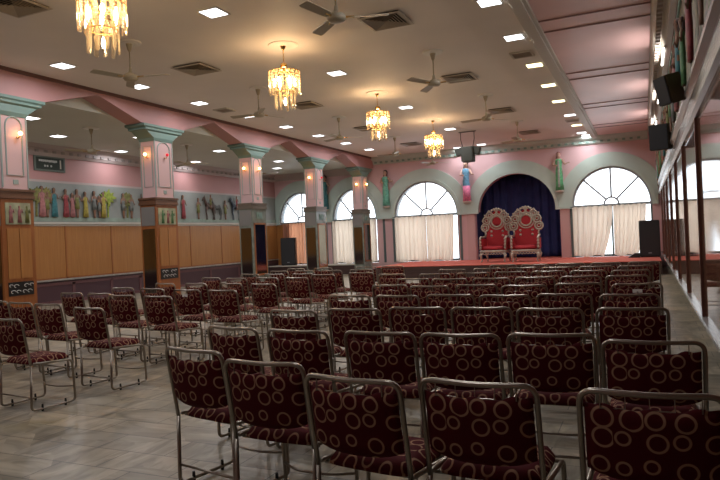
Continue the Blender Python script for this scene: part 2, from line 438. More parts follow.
def relief_person(parent, x, z, h, dress, skirt=True, lean=0, arm=0, name='painted_figure', loc_y=0, flip=1):
    """small standing figure in local frame: x along the wall, -y out of the wall"""
    root = bpy.data.objects.new(name, None); C.objects.link(root); root.parent = parent
    root.location = (x, loc_y - .03, z); root.empty_display_size = .05; root.scale = (1, .6, 1)
    s = h
    bm = bmesh.new()
    loft(bm, [(lean * .0, 0, .0, .05 * s, .03 * s), (0, 0, .10 * s, .045 * s, .03 * s), (.01 * s, 0, .48 * s, .075 * s, .05 * s), (0.005 * s, 0, .6 * s, .06 * s, .045 * s), (0, 0, .78 * s, .095 * s, .045 * s), (0, 0, .825 * s, .035 * s, .03 * s),
              (0, -.005, .86 * s, .035 * s, .035 * s), (0, -.008, .93 * s, .052 * s, .05 * s), (0, -.005, .98 * s, .035 * s, .035 * s), (0, 0, 1.0 * s, .01 * s, .01 * s)])
    for sd in (-1, 1):
        up = arm if sd == flip else -.25
        tube(bm, [(sd * .085 * s, -.01, .77 * s), (sd * .12 * s, -.03 * s, .63 * s), (sd * (.12 + .09 * abs(up)) * s, -.06 * s, (.6 + up * .15) * s)], [.026 * s, .022 * s, .015 * s], 8)
    b = obj('body', bm, skin, root, True)
    bm = bmesh.new()
    if skirt:
        loft(bm, [(0, 0, .02 * s, .12 * s, .05 * s), (0.01 * s, 0, .25 * s, .10 * s, .055 * s), (0.01 * s, 0, .48 * s, .085 * s, .06 * s), (0, 0, .6 * s, .068 * s, .052 * s), (0, 0, .76 * s, .1 * s, .052 * s), (0, 0, .8 * s, .05 * s, .04 * s)])
    else:
        loft(bm, [(0, 0, .3 * s, .10 * s, .05 * s), (0.0, 0, .48 * s, .082 * s, .056 * s), (0, 0, .6 * s, .068 * s, .05 * s), (0, 0, .7 * s, .08 * s, .05 * s)])
    obj('robe', bm, dress, root, True)
    bm = bmesh.new(); sphere(bm, (0, .012 * s, .945 * s), .058 * s, 1, .9, 1.05); tube(bm, [(0, .02 * s, .93 * s), (0, .03 * s, .84 * s), (0, .03 * s, .72 * s)], [.05 * s, .045 * s, .03 * s], 8)
    obj('hair', bm, hairm, root, True)
    return root

def paint(name, c): return mat('paint_' + name, tuple(v * .75 for v in c), .6, noise_s=14, noise_a=.35)
P_ = dict(red=paint('red', (.33, .05, .06)), teal=paint('teal', (.05, .22, .25)), yellow=paint('yellow', (.45, .36, .06)), green=paint('green', (.10, .25, .10)),
          rose=paint('rose', (.45, .18, .18)), grey=paint('grey', (.18, .19, .18)), olive=paint('olive', (.22, .22, .06)), white=paint('white', (.5, .5, .46)), blue=paint('blue', (.2, .5, .75)), mint=paint('mint', (.2, .6, .46)), pinkp=paint('pink', (.95, .27, .48)))

lf = thing('painted_frieze', 'grey-blue painted frieze of standing people and horse riders on the left wall', 'frieze', (XL, 10, 2.25), R(90))
# local x = +Y world, local -y = +X world
obj('frieze_ground', B(YB - 10, D - 10.03, -.02, 0, 0, 1.09), mat('frieze_blue_grey', (.27, .29, .275), .6, noise_s=2, noise_a=.1), lf)
obj('frieze_shore', B(YB - 10, D - 10.03, -.04, -.02, .02, .14), mat('frieze_green', (.26, .33, .28), .6, noise_s=4, noise_a=.2), lf)
figs = [(12.07, 0.85, 'rose', 1), (12.46, 0.82, 'teal', 1), (12.84, 0.8, 'red', 1), (13.23, 0.82, 'olive', 0), (13.52, 0.76, 'yellow', 1), (13.85, 0.8, 'grey', 0), (14.19, 0.78, 'yellow', 1), (14.99, 0.78, 'grey', 0), (15.32, 0.76, 'grey', 0), (15.81, 0.8, 'olive', 0), (17.8, 0.85, 'red', 1), (18.63, 0.78, 'olive', 0), (20.25, 0.74, 'olive', 0), (12.23, 0.7, 'olive', 0), (13.06, 0.7, 'rose', 1), (14.03, 0.66, 'grey', 0), (10.9, 0.8, 'green', 1), (10.3, 0.8, 'red', 1), (9.6, 0.7, 'teal', 1), (22.4, 0.7, 'green', 1)]
for k, (y, h, c, sk) in enumerate(figs):
    relief_person(lf, y - 10, .13, h, P_[c], bool(sk), arm=random.choice([-.2, .3, .8]), loc_y=-.03, flip=random.choice([-1, 1])).scale = (1.15, .6, 1)
def leafy(parent, x, z, r, n, material, name='painted_tree'):
    bm = bmesh.new()
    for k in range(n):
        a = 2 * math.pi * k / n; rr = r * random.uniform(.7, 1)
        p = Vector((math.cos(a) * rr, -.01, math.sin(a) * rr * .8)); q = Vector((-math.sin(a), 0, math.cos(a))) * r * .16
        v = [bm.verts.new(t) for t in (Vector((0, -.01, 0)), p * .55 + q, p, p * .55 - q)]
        u = [bm.verts.new(t.co + Vector((0, -.03, 0))) for t in v]
        bm.faces.new(u); bm.faces.new(v[::-1])
        for i in range(4): bm.faces.new((v[i], v[(i + 1) % 4], u[(i + 1) % 4], u[i]))
    tube(bm, [(0, 0, -z + .15), (.02, -.01, 0)], .03, 6)
    o = obj(name, bm, material, parent); o.location = (x, -.03, z); return o
leafy(lf, 4.38, .75, .36, 9, paint('leaf', (.34, .42, .06)))
leafy(lf, 5.17, .72, .32, 26, P_['olive']); leafy(lf, 2.15, .7, .34, 24, paint('leaf_gold', (.30, .25, .07))); leafy(lf, 1.9, .72, .3, 22, P_['olive'])
def horse(parent, x, z, s, coat_m, face=-1):
    bm = bmesh.new()
    L = .5 * s
    tube(bm, [(-L * .55, 0, .62 * s), (-L * .3, 0, .64 * s), (0, 0, .60 * s), (L * .35, 0, .64 * s), (L * .55, 0, .6 * s)], [.06 * s, .12 * s, .10 * s, .12 * s, .06 * s], 10)
    tube(bm, [(face * L * .42, 0, .66 * s), (face * L * .62, 0, .84 * s), (face * L * .72, 0, .98 * s)], [.10 * s, .065 * s, .05 * s], 8)
    tube(bm, [(face * L * .66, 0, .99 * s), (face * L * .85, 0, .92 * s), (face * L * 1.02, 0, .82 * s)], [.05 * s, .045 * s, .03 * s], 8)
    for q in (-1, 1): tube(bm, [(face * L * .68, q * .02 * s, 1.0 * s), (face * L * .67, q * .025 * s, 1.07 * s)], [.015 * s, .004 * s], 6)
    for lx, kx, dy in ((.42, .05, .04), (.36, .12, -.04), (-.42, -.03, .04), (-.48, -.06, -.04)):
        X0 = face * L * lx
        tube(bm, [(X0, dy * s, .6 * s), (X0 + face * kx * s * .8, dy * s, .36 * s), (X0 + face * (kx * .3 if lx > 0 else -.07) * s, dy * s, .18 * s), (X0 + face * kx * s * .2, dy * s, .02 * s)], [.06 * s, .035 * s, .022 * s, .025 * s], 8)
    tube(bm, [(-face * L * .56, 0, .64 * s), (-face * L * .72, 0, .5 * s), (-face * L * .74, 0, .28 * s)], [.025 * s, .035 * s, .01 * s], 6)
    o = obj('painted_horse', bm, coat_m, parent, True); o.location = (x, -.075, z); o.scale = (1, .5, 1); return o
horse(lf, 9.27, .1, .86, paint('horse_brown', (.10, .055, .04))); horse(lf, 9.7, .1, .78, paint('horse_grey', (.12, .12, .11)))
relief_person(lf, 9.27, .5, .55, P_['olive'], False, loc_y=-.1).scale = (1.15, .6, 1)
horse(lf, 10.92, .1, .88, paint('horse_dark', (.05, .06, .08))); relief_person(lf, 10.92, .5, .56, P_['red'], False, loc_y=-.1).scale = (1.15, .6, 1)
def tube_light(y, label):
    t = thing('tube_light', label, 'tube light', (XW - .12, y, 4.28), 0, 'tube lights of the right wall')
    obj('batten', B(.02, .06, -.62, .62, .03, .07), white, t)
    obj('tube', tube(bmesh.new(), [(0.01, -.58, .03), (.01, .58, .03)], .014, 8), mat('tube_glow', (1, 1, 1), .5, emit=(1, .93, .88), es=14), t)
    bm = bmesh.new()
    l = bpy.data.lights.new('tube_glow', 'AREA'); l.shape = 'RECTANGLE'; l.size = .06; l.size_y = 1.1; l.energy = 7; l.color = (1, .9, .85)
    lo = bpy.data.objects.new('tube_glow', l); C.objects.link(lo); lo.parent = t; lo.location = (-.03, 0, .04); lo.rotation_euler = (0, R(125), 0)
for y, lb in ((8.1, 'glowing tube light at the top right edge of the photo'), (12.1, 'glowing tube light on the right wall above the nearer speaker'), (16.0, 'glowing tube light on the right wall above the farther speaker'), (20, 'farthest glowing tube light high on the right wall')):
    tube_light(y, lb)
# framed sign on left wall
sg = thing('wall_sign', 'small dark framed sign with white lettering high on the left wall', 'sign', (XL, 12.4, 3.64), R(90))
obj('frame', B(-.5, .5, -.035, 0, 0, .42, .006), mat('grey_green_wood', (.14, .17, .15), .4), sg)
obj('face', B(-.44, .44, -.042, -.034, .05, .37), mat('sign_dark', (.03, .045, .04), .3), sg)
bm = bmesh.new()
x = -.36
while x < .2:
    ww = random.uniform(.03, .06); box(bm, x, x + ww, -.048, -.041, .25 + random.uniform(-.008, .008), .31); x += ww + .008
for x in (-.2, -.12, .0): box(bm, x, x + .05, -.048, -.041, .12, .17)
obj('lettering', bm, mat('sign_white', (.55, .57, .56), .5), sg)
obj('side_stripe', B(.31, .35, -.048, -.041, .09, .33), creamt, sg)

# ------------------------------------------------------------------ arcade
starts = [-.15, 3.62, 7.40, 11.18, 15.03, 18.85, 22.70]
W = .72
cent = [s + W / 2 for s in starts]
poly = [(YB, 4.68), (YB, 4.21)]
pc = None
for c in cent:
    if pc is not None: poly += [((pc + c) / 2, 4.60)]
    poly += [(c - .66, 4.21), (c + (.57 if abs(c - 7.76) < .1 else .66), 4.21)]
    pc = c
poly = [p for p in poly if p[0] <= D]
poly += [(D - .01, 4.3), (D - .01, 4.70)]
poly[0] = (YB, 4.70)
bm = prism(bmesh.new(), poly, 0, XA2, XA)
struct('wall_arcade', bm, pink)
struct('trim_12', B(XA, XA + .04, YB, D - .02, 4.64, 4.70), brownp)

def column(i, label, mirrored):
    y = cent[i] - (.04 if i == 2 else 0); W = .72 if i != 2 else .63
    t = thing('column', label, 'column', (-10.295, y, 0), 0, None)
    hx = .225
    bm = bmesh.new(); box(bm, -hx, hx, -W / 2, W / 2, 0, 2.44)
    obj('lower_shaft', bm, orangef if not mirrored else mat('grey_green_marble', (.20, .22, .19), .25, noise_s=4, noise_a=.3), t)
    # brown moulding cap
    bm = bmesh.new(); box(bm, -hx - .03, hx + .03, -W / 2 - .03, W / 2 + .03, 2.40, 2.46, .008); box(bm, -hx - .015, hx + .015, -W / 2 - .015, W / 2 + .015, 2.46, 2.52, .005); box(bm, -hx - .035, hx + .035, -W / 2 - .035, W / 2 + .035, 2.52, 2.57, .008)
    obj('cap_moulding', bm, capw if not mirrored else mat('grey_brown_wood', (.16, .13, .10), .4), t)
    # face to the hall (+x)
    if not mirrored:
        bm = box(bmesh.new(), hx, hx + .014, -W / 2 + .08, -.006, 1.0, 1.88, .003); box(bm, hx, hx + .014, .006, W / 2 - .08, 1.0, 1.88, .003)
        obj('panel', bm, orange, t)
        pl = obj('picture_panel', B(hx, hx + .012, -W / 2 + .07, W / 2 - .07, 1.95, 2.33), mat('picture_ground', (.33, .34, .22), .6, noise_s=7, noise_a=.25), t)
        for q, (dy, cc) in enumerate(((-.15, 'rose' if i == 2 else 'green'), (.02, 'rose'), (.17, 'olive' if i == 2 else 'green'))):
            bm = bmesh.new(); s = .3
            loft(bm, [(0, dy, .0, .012, .045), (0, dy, .15, .014, .03), (0, dy + .005, .2, .014, .04), (0, dy, .25, .008, .012), (0, dy, .285, .014, .018), (0, dy, .3, .004, .006)], 10)
            tube(bm, [(0, dy + .03, .22), (.005, dy + .06, .17), (.005, dy + .05, .24)], .007, 6)
            o = obj('figure', bm, P_[cc], t, True); o.location = (hx + .016, 0, 1.98)
        # black and white lower ornament
        obj('ornament_panel', B(hx, hx + .012, -W / 2 + .07, W / 2 - .07, .70, .94), mat('black_ornament', (.02, .018, .018), .3), t)
        bm = bmesh.new()
        for q in (-1, 1):
            for (a, z, r) in ((.1, .87, .045), (.2, .88, .035), (.16, .77, .045), (.06, .77, .04)):
                pts = [(hx + .014, q * a + r * math.cos(u), z + r * .6 * math.sin(u)) for u in [k * .55 for k in range(9)]]
                tube(bm, pts, .006, 6)
        obj('scroll_ornament', bm, mat('white_scroll', (.6, .6, .58), .4), t)
    else:
        box_ = B(hx, hx + .012, -W / 2 + .1, W / 2 - .1, .55, 1.95)
        obj('mirror_inlay', box_, dmirror, t)
        bm = bmesh.new()
        for a in (-W / 2 + .06, W / 2 - .1): box(bm, hx, hx + .02, a, a + .04, .5, 2.0)
        box(bm, hx, hx + .02, -W / 2 + .06, W / 2 - .06, 1.95, 2.0); box(bm, hx, hx + .02, -W / 2 + .06, W / 2 - .06, .5, .55)
        obj('mirror_frame', bm, orangef, t)
        bm = bmesh.new(); box(bm, hx, hx + .02, -.14, .14, 2.12, 2.3); box(bm, hx + .02, hx + .03, -.06, .06, 2.16, 2.26)
        obj('emblem_plate', bm, mint, t)
    # face toward the camera (-y): grey band and dark mirror
    obj('end_mirror', B(-hx + .05, hx - .05, -W / 2 - .012, -W / 2, .4, 1.86), dmirror, t)
    obj('end_panel', B(-hx + .03, hx - .03, -W / 2 - .012, -W / 2, 1.93, 2.36), mat('grey_mauve_paint', (.20, .19, .18), .5), t)
    # upper shaft
    h2, w2 = .205, (.29 if i == 3 else .25)
    obj('upper_shaft', B(-h2, h2, -w2, w2, 2.57, 3.92), pale, t)
    bm = bmesh.new()
    def arch_line(fx):
        pts = [(fx, -w2 + .09, 2.82), (fx, -w2 + .09, 3.68)]
        for k in range(1, 8):
            a = math.pi - math.pi * k / 8
            pts.append((fx, (w2 - .09) * math.cos(a), 3.68 + .17 * math.sin(a)))
        pts += [(fx, w2 - .09, 3.68), (fx, w2 - .09, 2.82)]
        return pts
    tube(bm, arch_line(h2 + .004), .014, 6, True)
    tube(bm, [(-h2 + .08, -w2 - .004, 2.82), (-h2 + .08, -w2 - .004, 3.75), (h2 - .08, -w2 - .004, 3.75), (h2 - .08, -w2 - .004, 2.82)], .012, 6, True)
    for sx in (-1, 1):
        for sy in (-1, 1): box(bm, sx * h2 - .012, sx * h2 + .012, sy * w2 - .012, sy * w2 + .012, 2.6, 3.9)
    box(bm, h2, h2 + .01, -.05, .05, 2.66, 2.74)
    obj('panel_moulding', bm, mat('grey_mint_line', (.30, .36, .33), .5), t)
    # flaring capital
    bm = bmesh.new()
    lv = [(h2 + .01, w2 + .01, 3.86), (h2 + .03, w2 + .04, 3.93), (.225, .52, 4.06), (.26, .60, 4.09), (.26, .60, 4.13), (.285, .67, 4.16), (.285, .67, 4.21)]
    if i == 2: lv = [(a, b * .93 if b > .4 else b, z) for a, b, z in lv]
    rr = [[bm.verts.new((sx * a, sy * b, z)) for sx, sy in ((-1, -1), (1, -1), (1, 1), (-1, 1))] for a, b, z in lv]
    for a, b in zip(rr, rr[1:]):
        for k in range(4): bm.faces.new((a[k], a[(k + 1) % 4], b[(k + 1) % 4], b[k]))
    bm.faces.new(rr[0][::-1]); bm.faces.new(rr[-1])
    obj('capital', bm, mint, t)
    return t, h2, w2

ordn = ['', 'nearest', 'second nearest', 'middle', 'second farthest', 'farthest']
def sconce(loc, rz, lit, label):
    t = thing('wall_sconce', label, 'wall lamp', loc, rz)
    bm = bmesh.new(); tube(bm, [(0, 0, -.03), (0, -.05, -.04), (0, -.08, 0)], .008, 8); lathe(bm, [(.03, -.05), (.03, -.04)], 12, (0, -.015, .02), 1, .4)
    obj('bracket', bm, brass, t, True)
    obj('bulb', sphere(bmesh.new(), (0, -.085, .04), .036), sconcem if lit else redbulb, t, True)
    if lit:
        l = bpy.data.lights.new('sconce_light', 'POINT'); l.energy = SCONCE_W; l.color = (1, .36, .08); l.shadow_soft_size = .035
        lo = bpy.data.objects.new('sconce_light', l); C.objects.link(lo); lo.parent = t; lo.location = (0, -.13, .04)
for n, i in enumerate([2, 3, 4, 5, 6]):
    lab = ['pink-topped column at the far left edge with orange wood panels and a painted picture', 'pink-topped column with orange wood panels, second from the left', 'pink-topped column with dark mirror inlay, third from the left', 'pink-topped column with dark mirror inlay, fourth from the left', 'pink-topped column with dark mirror inlay nearest the end wall'][n]
    t, h2, w2 = column(i, lab, n >= 2)
    where = ['leftmost column', 'second column from the left', 'third column from the left', 'fourth column from the left', 'column nearest the end wall'][n]
    lit = [1, 0, 1, 0, 1][n]
    sconce((-10.295 + h2, cent[i] + .03, 3.52), R(90), lit, ('small glowing globe lamp' if lit else 'small unlit red globe lamp') + ' on the hall side of the ' + where)
    if n: sconce((-10.295, cent[i] - w2, 3.52), 0, 1, 'small glowing globe lamp on the camera-facing side of the ' + where)
# nearer columns stand outside the frame but carry the arcade (seen in the mirror)
for i in (0, 1):
    column(i, ['pink-topped column of the arcade out of frame, farther back', 'pink-topped column of the arcade just out of frame'][i], False)

# ------------------------------------------------------------------ end wall with arches
def arcpts(cx, cz, rx, rz, n=28, a0=math.pi, a1=0):
    return [(cx + rx * math.cos(a0 + (a1 - a0) * k / n), cz + rz * math.sin(a0 + (a1 - a0) * k / n)) for k in range(n + 1)]
wins = [(-13.55, 1.08, 1.3), (-11.0, 1.0, 1.28), (-7.9, 1.31, 1.35), (-1.05, 1.31, 1.35)]   # centre, rx, rz
ZS = 2.22
alc = (-4.36, 1.42, 1.36)
ops = sorted([(c, rx, rz, 'w') for c, rx, rz in wins] + [(*alc, 'a')])
ZTOP = 4.7
# wall as strips: between openings solid; above openings arch cut
bm = bmesh.new()
xs = XL - .2
for c, rx, rz, kd in ops:
    e = rx if kd == 'w' else 1.56
    prism(bm, [(xs, 0), (c - e, 0), (c - e, ZTOP), (xs, ZTOP)], 1, D, D + .25)
    ap = arcpts(c, ZS, rx, rz)
    if kd == 'a': ap = [(c - e, ZS)] + ap + [(c + e, ZS)]
    # fan of quads between arch and top
    for (x0, z0), (x1, z1) in zip(ap, ap[1:]):
        if x1 - x0 < 1e-5: continue
        prism(bm, [(x0, z0), (x1, z1), (x1, ZTOP), (x0, ZTOP)], 1, D, D + .25)
    prism(bm, [(c - e, 0), (c + e, 0), (c + e, SZ - .01 if kd == 'w' else SZ - .01), (c - e, SZ - .01)], 1, D, D + .25)
    xs = c + e
prism(bm, [(xs, 0), (XW + .6, 0), (XW + .6, ZTOP), (xs, ZTOP)], 1, D, D + .25)
struct('wall_far', bm, mat('pink_paint_baked_light', (.68, .46, .48), .5, noise_s=1.2, noise_a=.04))  # pink lightened to stand in for light and glare at the far end
# mint surrounds round every arch
bm = bmesh.new()
for q, (c, rx, rz, kd) in enumerate(ops):
    for (ri, ro, dep) in ((0.0, .50, .05 + .004 * q), (0.0, .12, .09 + .004 * q)):
        inn = arcpts(c, ZS, rx + ri, rz + ri); out = arcpts(c, ZS, rx + ro, rz + ro)
        lo, hi = (XL + .01, XW - .05)
        out = [(min(max(x, lo), hi), z) for x, z in out]; inn = [(min(max(x, lo), hi), z) for x, z in inn]
        for k in range(len(inn) - 1):
            prism(bm, [inn[k], out[k], out[k + 1], inn[k + 1]], 1, D - dep, D + .001)
struct('trim_13', bm, mat('mint_surround_baked_light', (.50, .61, .56), .5, noise_s=2, noise_a=.04))  # mint raised in tone in place of brighter light on this wall
bm = bmesh.new()
es = [XL] + [v for c, rx, rz, kd in ops for v in (c - rx, c + rx)] + [XW - .05]
for a, b in zip(es[0::2], es[1::2]):
    if b - a > .02: box(bm, a, b, D - .045, D, ZS, ZS + .35); box(bm, a, b, D - .125, D, ZS - .06, ZS + .02)
struct('trim_14', bm, mat('mint_surround_baked_light', None))
# end cornice
bm = bmesh.new(); prism(bm, [(D - .001, 4.69), (D - .28, 4.69), (D - .24, 4.6), (D - .1, 4.52), (D - .06, 4.42), (D - .001, 4.40)], 0, XA + .01, .2)
struct('trim_15', bm, mat('pale_mint', (.50, .58, .54), .5))
bm = bmesh.new(); x = XA + .1
while x < .1:
    box(bm, x, x + .10, D - .12, D - .05, 4.44, 4.51); x += .24
struct('trim_16', bm, mintd)
bm = bmesh.new(); prism(bm, [(D - .001, HA - .002), (D - .2, HA - .002), (D - .1, 4.2), (D - .001, 4.08)], 0, XL + .01, XA2 - .01)
struct('trim_17', bm, mat('grey_cornice_paint', None))

# windows: fanlight + lower lights, one structure each, and its glass
for n, (c, rx, rz) in enumerate(wins):
    bm = bmesh.new()
    y0, y1 = D + .08, D + .15
    inn = arcpts(c, ZS, rx - .06, rz - .06); out = arcpts(c, ZS, rx, rz)
    for k in range(len(inn) - 1): prism(bm, [inn[k], out[k], out[k + 1], inn[k + 1]], 1, D - .03, D + .24)
    tube(bm, [(x, D + .1, z) for x, z in arcpts(c, ZS + .03, .24, .24, 12)], .032, 8)
    for a in (45, 90, 135):
        ca, sa = math.cos(R(a)), math.sin(R(a))
        tube(bm, [(c + .24 * ca, D + .1, ZS + .03 + .24 * sa), (c + (rx - .02) * ca, D + .1, ZS + (rz - .02) * sa)], .032, 8)
    box(bm, c - rx, c + rx, D + .03, D + .18, ZS - .05, ZS + .04)
    wf = struct('window_%d' % (n + 1), bm, whitef)
    bm = bmesh.new()
    for x in (c - rx, c - .03, c + rx - .06): box(bm, x, x + .06, y0, y1, SZ, ZS - .05)
    box(bm, c - rx, c + rx, y0, y1, SZ, SZ + .08)
    obj('lower_frame', bm, gframe, wf)
    bm = bmesh.new(); prism(bm, arcpts(c, ZS, rx, rz) , 1, D + .105, D + .109)
    box(bm, c - rx + .06, c + rx - .06, D + .105, D + .109, SZ + .08, ZS - .05)
    obj('glass', bm, MATS['window_glass'], wf)
# dark frame strips on wall beside the lower windows
bm = bmesh.new()
for x in (-9.33, -6.55, -2.45, -9.75, -12.1, -12.4):
    box(bm, x, x + .09, D - .03, D, SZ, ZS - .06)
struct('trim_18', bm, gframe)

# curtains
def curtain_mesh(xa, xb, z0, z1, folds, amp, gather=0, seed=0, side=0):
    rnd = random.Random(seed); nx, nz = int(folds * 10), 14
    bm = bmesh.new(); g = []
    ph = rnd.random() * 6
    for j in range(nz + 1):
        v = j / nz; row = []
        z = z1 + (z0 - z1) * v
        for i in range(nx + 1):
            u = i / nx
            gg = gather * v * v
            x = xa + (xb - xa) * u
            if side: tgt = xa if side < 0 else xb; x = x + (tgt - x) * gg
            y = amp * math.sin(2 * math.pi * folds * u + ph + .6 * math.sin(3 * v + seed)) + amp * .5 * math.sin(2 * math.pi * folds * 2.3 * u + seed)
            row.append(bm.verts.new((x, y, z + (.03 * math.sin(u * 9 + seed) if j == nz else 0))))
        g.append(row)
    for j in range(nz):
        for i in range(nx): bm.faces.new((g[j][i], g[j][i + 1], g[j + 1][i + 1], g[j + 1][i]))
    return bm
def put_curtain(xa, xb, z0, z1, folds, amp, m_, label, gather=0, seed=0, side=0, y=D - .14):
    o = obj('curtain', curtain_mesh(xa, xb, z0, z1, folds, amp, gather, seed, side), m_, None, True)
    o.location = (0, y, 0)
    tag(o, label, 'curtain', 'curtains of the end wall windows')
    return o
put_curtain(-2.36, -1.02, .43, 2.2, 6, .035, curtain, 'cream curtain on the left half of the right window', .25, 1, -1)
put_curtain(-1.0, .06, .43, 2.2, 6, .035, curtain, 'cream curtain on the right half of the right window, pulled aside near the speaker', .3, 2, -1)
put_curtain(-9.2, -7.88, .43, 2.2, 6, .035, curtain, 'cream curtain on the left half of the window left of the thrones', .0, 3)
put_curtain(-7.86, -6.75, .43, 2.2, 6, .035, curtain, 'cream curtain on the right half of the window left of the thrones', .08, 4, -1)
put_curtain(-12.0, -10.95, .43, 2.2, 5, .03, curtain, 'pale curtain seen between the fourth and last columns', .0, 5)
put_curtain(-10.95, -9.98, .43, 2.2, 5, .03, curtain, 'pale curtain immediately right of the last column', .0, 6)
put_curtain(-14.45, -13.4, .43, 2.2, 6, .035, curtain2, 'peach curtain beside the left loudspeaker', .0, 7)
put_curtain(-13.4, -12.5, .43, 2.2, 6, .035, curtain2, 'peach curtain hidden partly by the fourth column', .0, 8)
bm = bmesh.new()
for a, b in ((-2.42, .2), (-9.28, -6.6), (-12.05, -9.95), (-14.5, -12.45)):
    tube(bm, [(a, D - .12, 2.2), (b, D - .12, 2.2)], .015, 8)
struct('trim_19', bm, gframe)
# orange panel in left corner of the end wall, pink posts
struct('wall_far_panel', B(XL + .05, -14.1, D - .04, D - .001, .4, 2.16), orange)
# alcove behind thrones
ax0, ax1 = -4.36 - 1.56, -4.36 + 1.56
bm = bmesh.new(); box(bm, ax0 - .1, ax0, D + .25, D + 2.0, 0, 3.8); box(bm, ax1, ax1 + .1, D + .25, D + 2.0, 0, 3.8); box(bm, ax0 - .1, ax1 + .1, D + 1.9, D + 2.0, 0, 3.8); box(bm, ax0 - .1, ax1 + .1, D + .25, D + 2.0, 3.7, 3.8)
struct('wall_alcove', bm, mat('alcove_blue_paint', (.02, .035, .13), .8))
o = obj('backdrop_curtain', curtain_mesh(ax0 + .04, ax1 - .04, .42, 3.6, 9, .04, 0, 11), blue, None, True); o.location = (0, D + 1.2, 0)
md = o.modifiers.new('thick', 'SOLIDIFY'); md.thickness = .004
tag(o, 'deep blue backdrop cloth hanging in the arched alcove behind the thrones', 'curtain')
struct('trim_20', box(B(ax0 - .32, ax0 - .02, D - .06, D, SZ, ZS - .06), ax1 + .02, ax1 + .32, D - .06, D, SZ, ZS - .06), pale)

# stage
YS = 20.3
st = thing('stage', 'low stage with salmon-red carpet and dark front in front of the end wall', 'stage', (-4.7, 22, 0))
obj('platform', rel(B(-8.55, XW - .1, YS, D - .005, 0, SZ - .02), -4.7, 22, 0), stagef, st)
obj('carpet', rel(B(-8.6, XW - .1, YS - .03, D - .005, SZ - .02, SZ + .0, .006), -4.7, 22, 0), carpet_red, st)
struct('floor_alcove', B(ax0 + .01, ax1 - .01, D + .001, D + 1.88, SZ - .12, SZ - .005), carpet_red)
for x in (-8.0, -6.2, -4.4, -2.6, -.9): obj('front_joint', rel(B(x - .012, x + .012, YS - .012, YS, 0.02, SZ - .03), -4.7, 22, 0), mat('stage_joint', (.02, .01, .01), .6), st)
ls = thing('platform', 'low dark platform with pale edge under the left loudspeaker', 'stage', (-12.2, 23.4, 0))
obj('platform_body', rel(B(XL + .1, -10.62, 23.1, D - .005, 0, .36), -12.2, 23.4, 0), stagef, ls)
obj('platform_top', rel(B(XL + .1, -10.62, 23.07, D - .005, .36, .40), -12.2, 23.4, 0), creamt, ls)

# ------------------------------------------------------------------ ceiling things
def ceiling_light():
    t = thing('ceiling_light', 'x', 'ceiling light', (0, 0, HC))
    bm = bmesh.new(); s, f = .17, .025
    for a in ((-s, s, -s, -s + f), (-s, s, s - f, s), (-s, -s + f, -s + f, s - f), (s - f, s, -s + f, s - f)): box(bm, a[0], a[1], a[2], a[3], -.012, .0)
    obj('frame', bm, white, t)
    obj('diffuser', B(-s + f, s - f, -s + f, s - f, -.009, -.001), lampglow, t)
    return t
cl0 = ceiling_light()
clw = None
L = [(-9.2, 8.06), (-9.2, 9.9), (-9.2, 11.8), (-9.2, 13.7), (-9.2, 15.65), (-9.2, 17.6), (-9.2, 19.6), (-9.2, 21.6),
     (-5.4, 7.33), (-5.4, 11.22), (-5.4, 15.17), (-5.4, 19.15), (-5.4, 23.3), (-6.36, 23.5),
     (-1.88, 8.98), (-1.88, 10.83), (-1.86, 12.87), (-1.86, 14.84), (-1.88, 16.83), (-1.84, 19.1), (-1.84, 21.1), (-1.85, 22.9), (-1.75, 23.6),
     (-.25, 23.7), (-9.2, 4.3), (-9.2, 6.2), (-5.4, 3.3), (-1.88, 5.1), (-1.88, 7.0), (-1.88, 1.2), (-5.4, -.5), (-9.2, .5)]
LA = [(-12.0, 9.6), (-13.4, 11.5), (-12.0, 12.9), (-14.2, 14.4), (-14.2, 17.84), (-12.0, 16.26), (-12.0, 19.77), (-13.2, 21.6), (-12.0, 5.5), (-12.0, 2)]
rowname = {-9.2: 'beside the arcade', -5.4: 'along the middle of the hall ceiling', -1.88: 'beside the pink ceiling strip'}
def ordw(n): return ['first', 'second', 'third', 'fourth', 'fifth', 'sixth', 'seventh', 'eighth', 'ninth', 'tenth', 'eleventh', 'twelfth'][n]
cnt = {}
def lamp(x, y, z, warm=False, pw=1):
    l = bpy.data.lights.new('downlight', 'AREA'); l.shape = 'SQUARE'; l.size = .28; l.energy = LAMP_W * pw
    l.color = (1, .86, .6) if warm else (.97, .97, 1); l.spread = R(170)
    lo = bpy.data.objects.new('downlight', l); C.objects.link(lo)
    return lo
UNSEEN_LAMPS = ['unseen recessed light behind the camera over the middle', 'unseen recessed light behind the camera beside the arcade', 'unseen recessed light just behind the camera by the pink strip', 'recessed light overhead in front of the camera, out of view', 'recessed light by the arcade above the nearest gangway, out of view', 'recessed light by the pink strip above the front chairs, out of view', 'unseen recessed light by the arcade past the left photo edge', 'unseen recessed light by the pink strip just above the photo edge', 'unseen aisle ceiling light far behind the camera side', 'unseen aisle ceiling light left of the photo edge']  # unseen lamps carrying on the rows, kept because their light is needed
first = True
allL = sorted([(x, y, HC) for x, y in L], key=lambda p: p[1]) + [(x, y, HA) for x, y in sorted(LA, key=lambda p: p[1])]
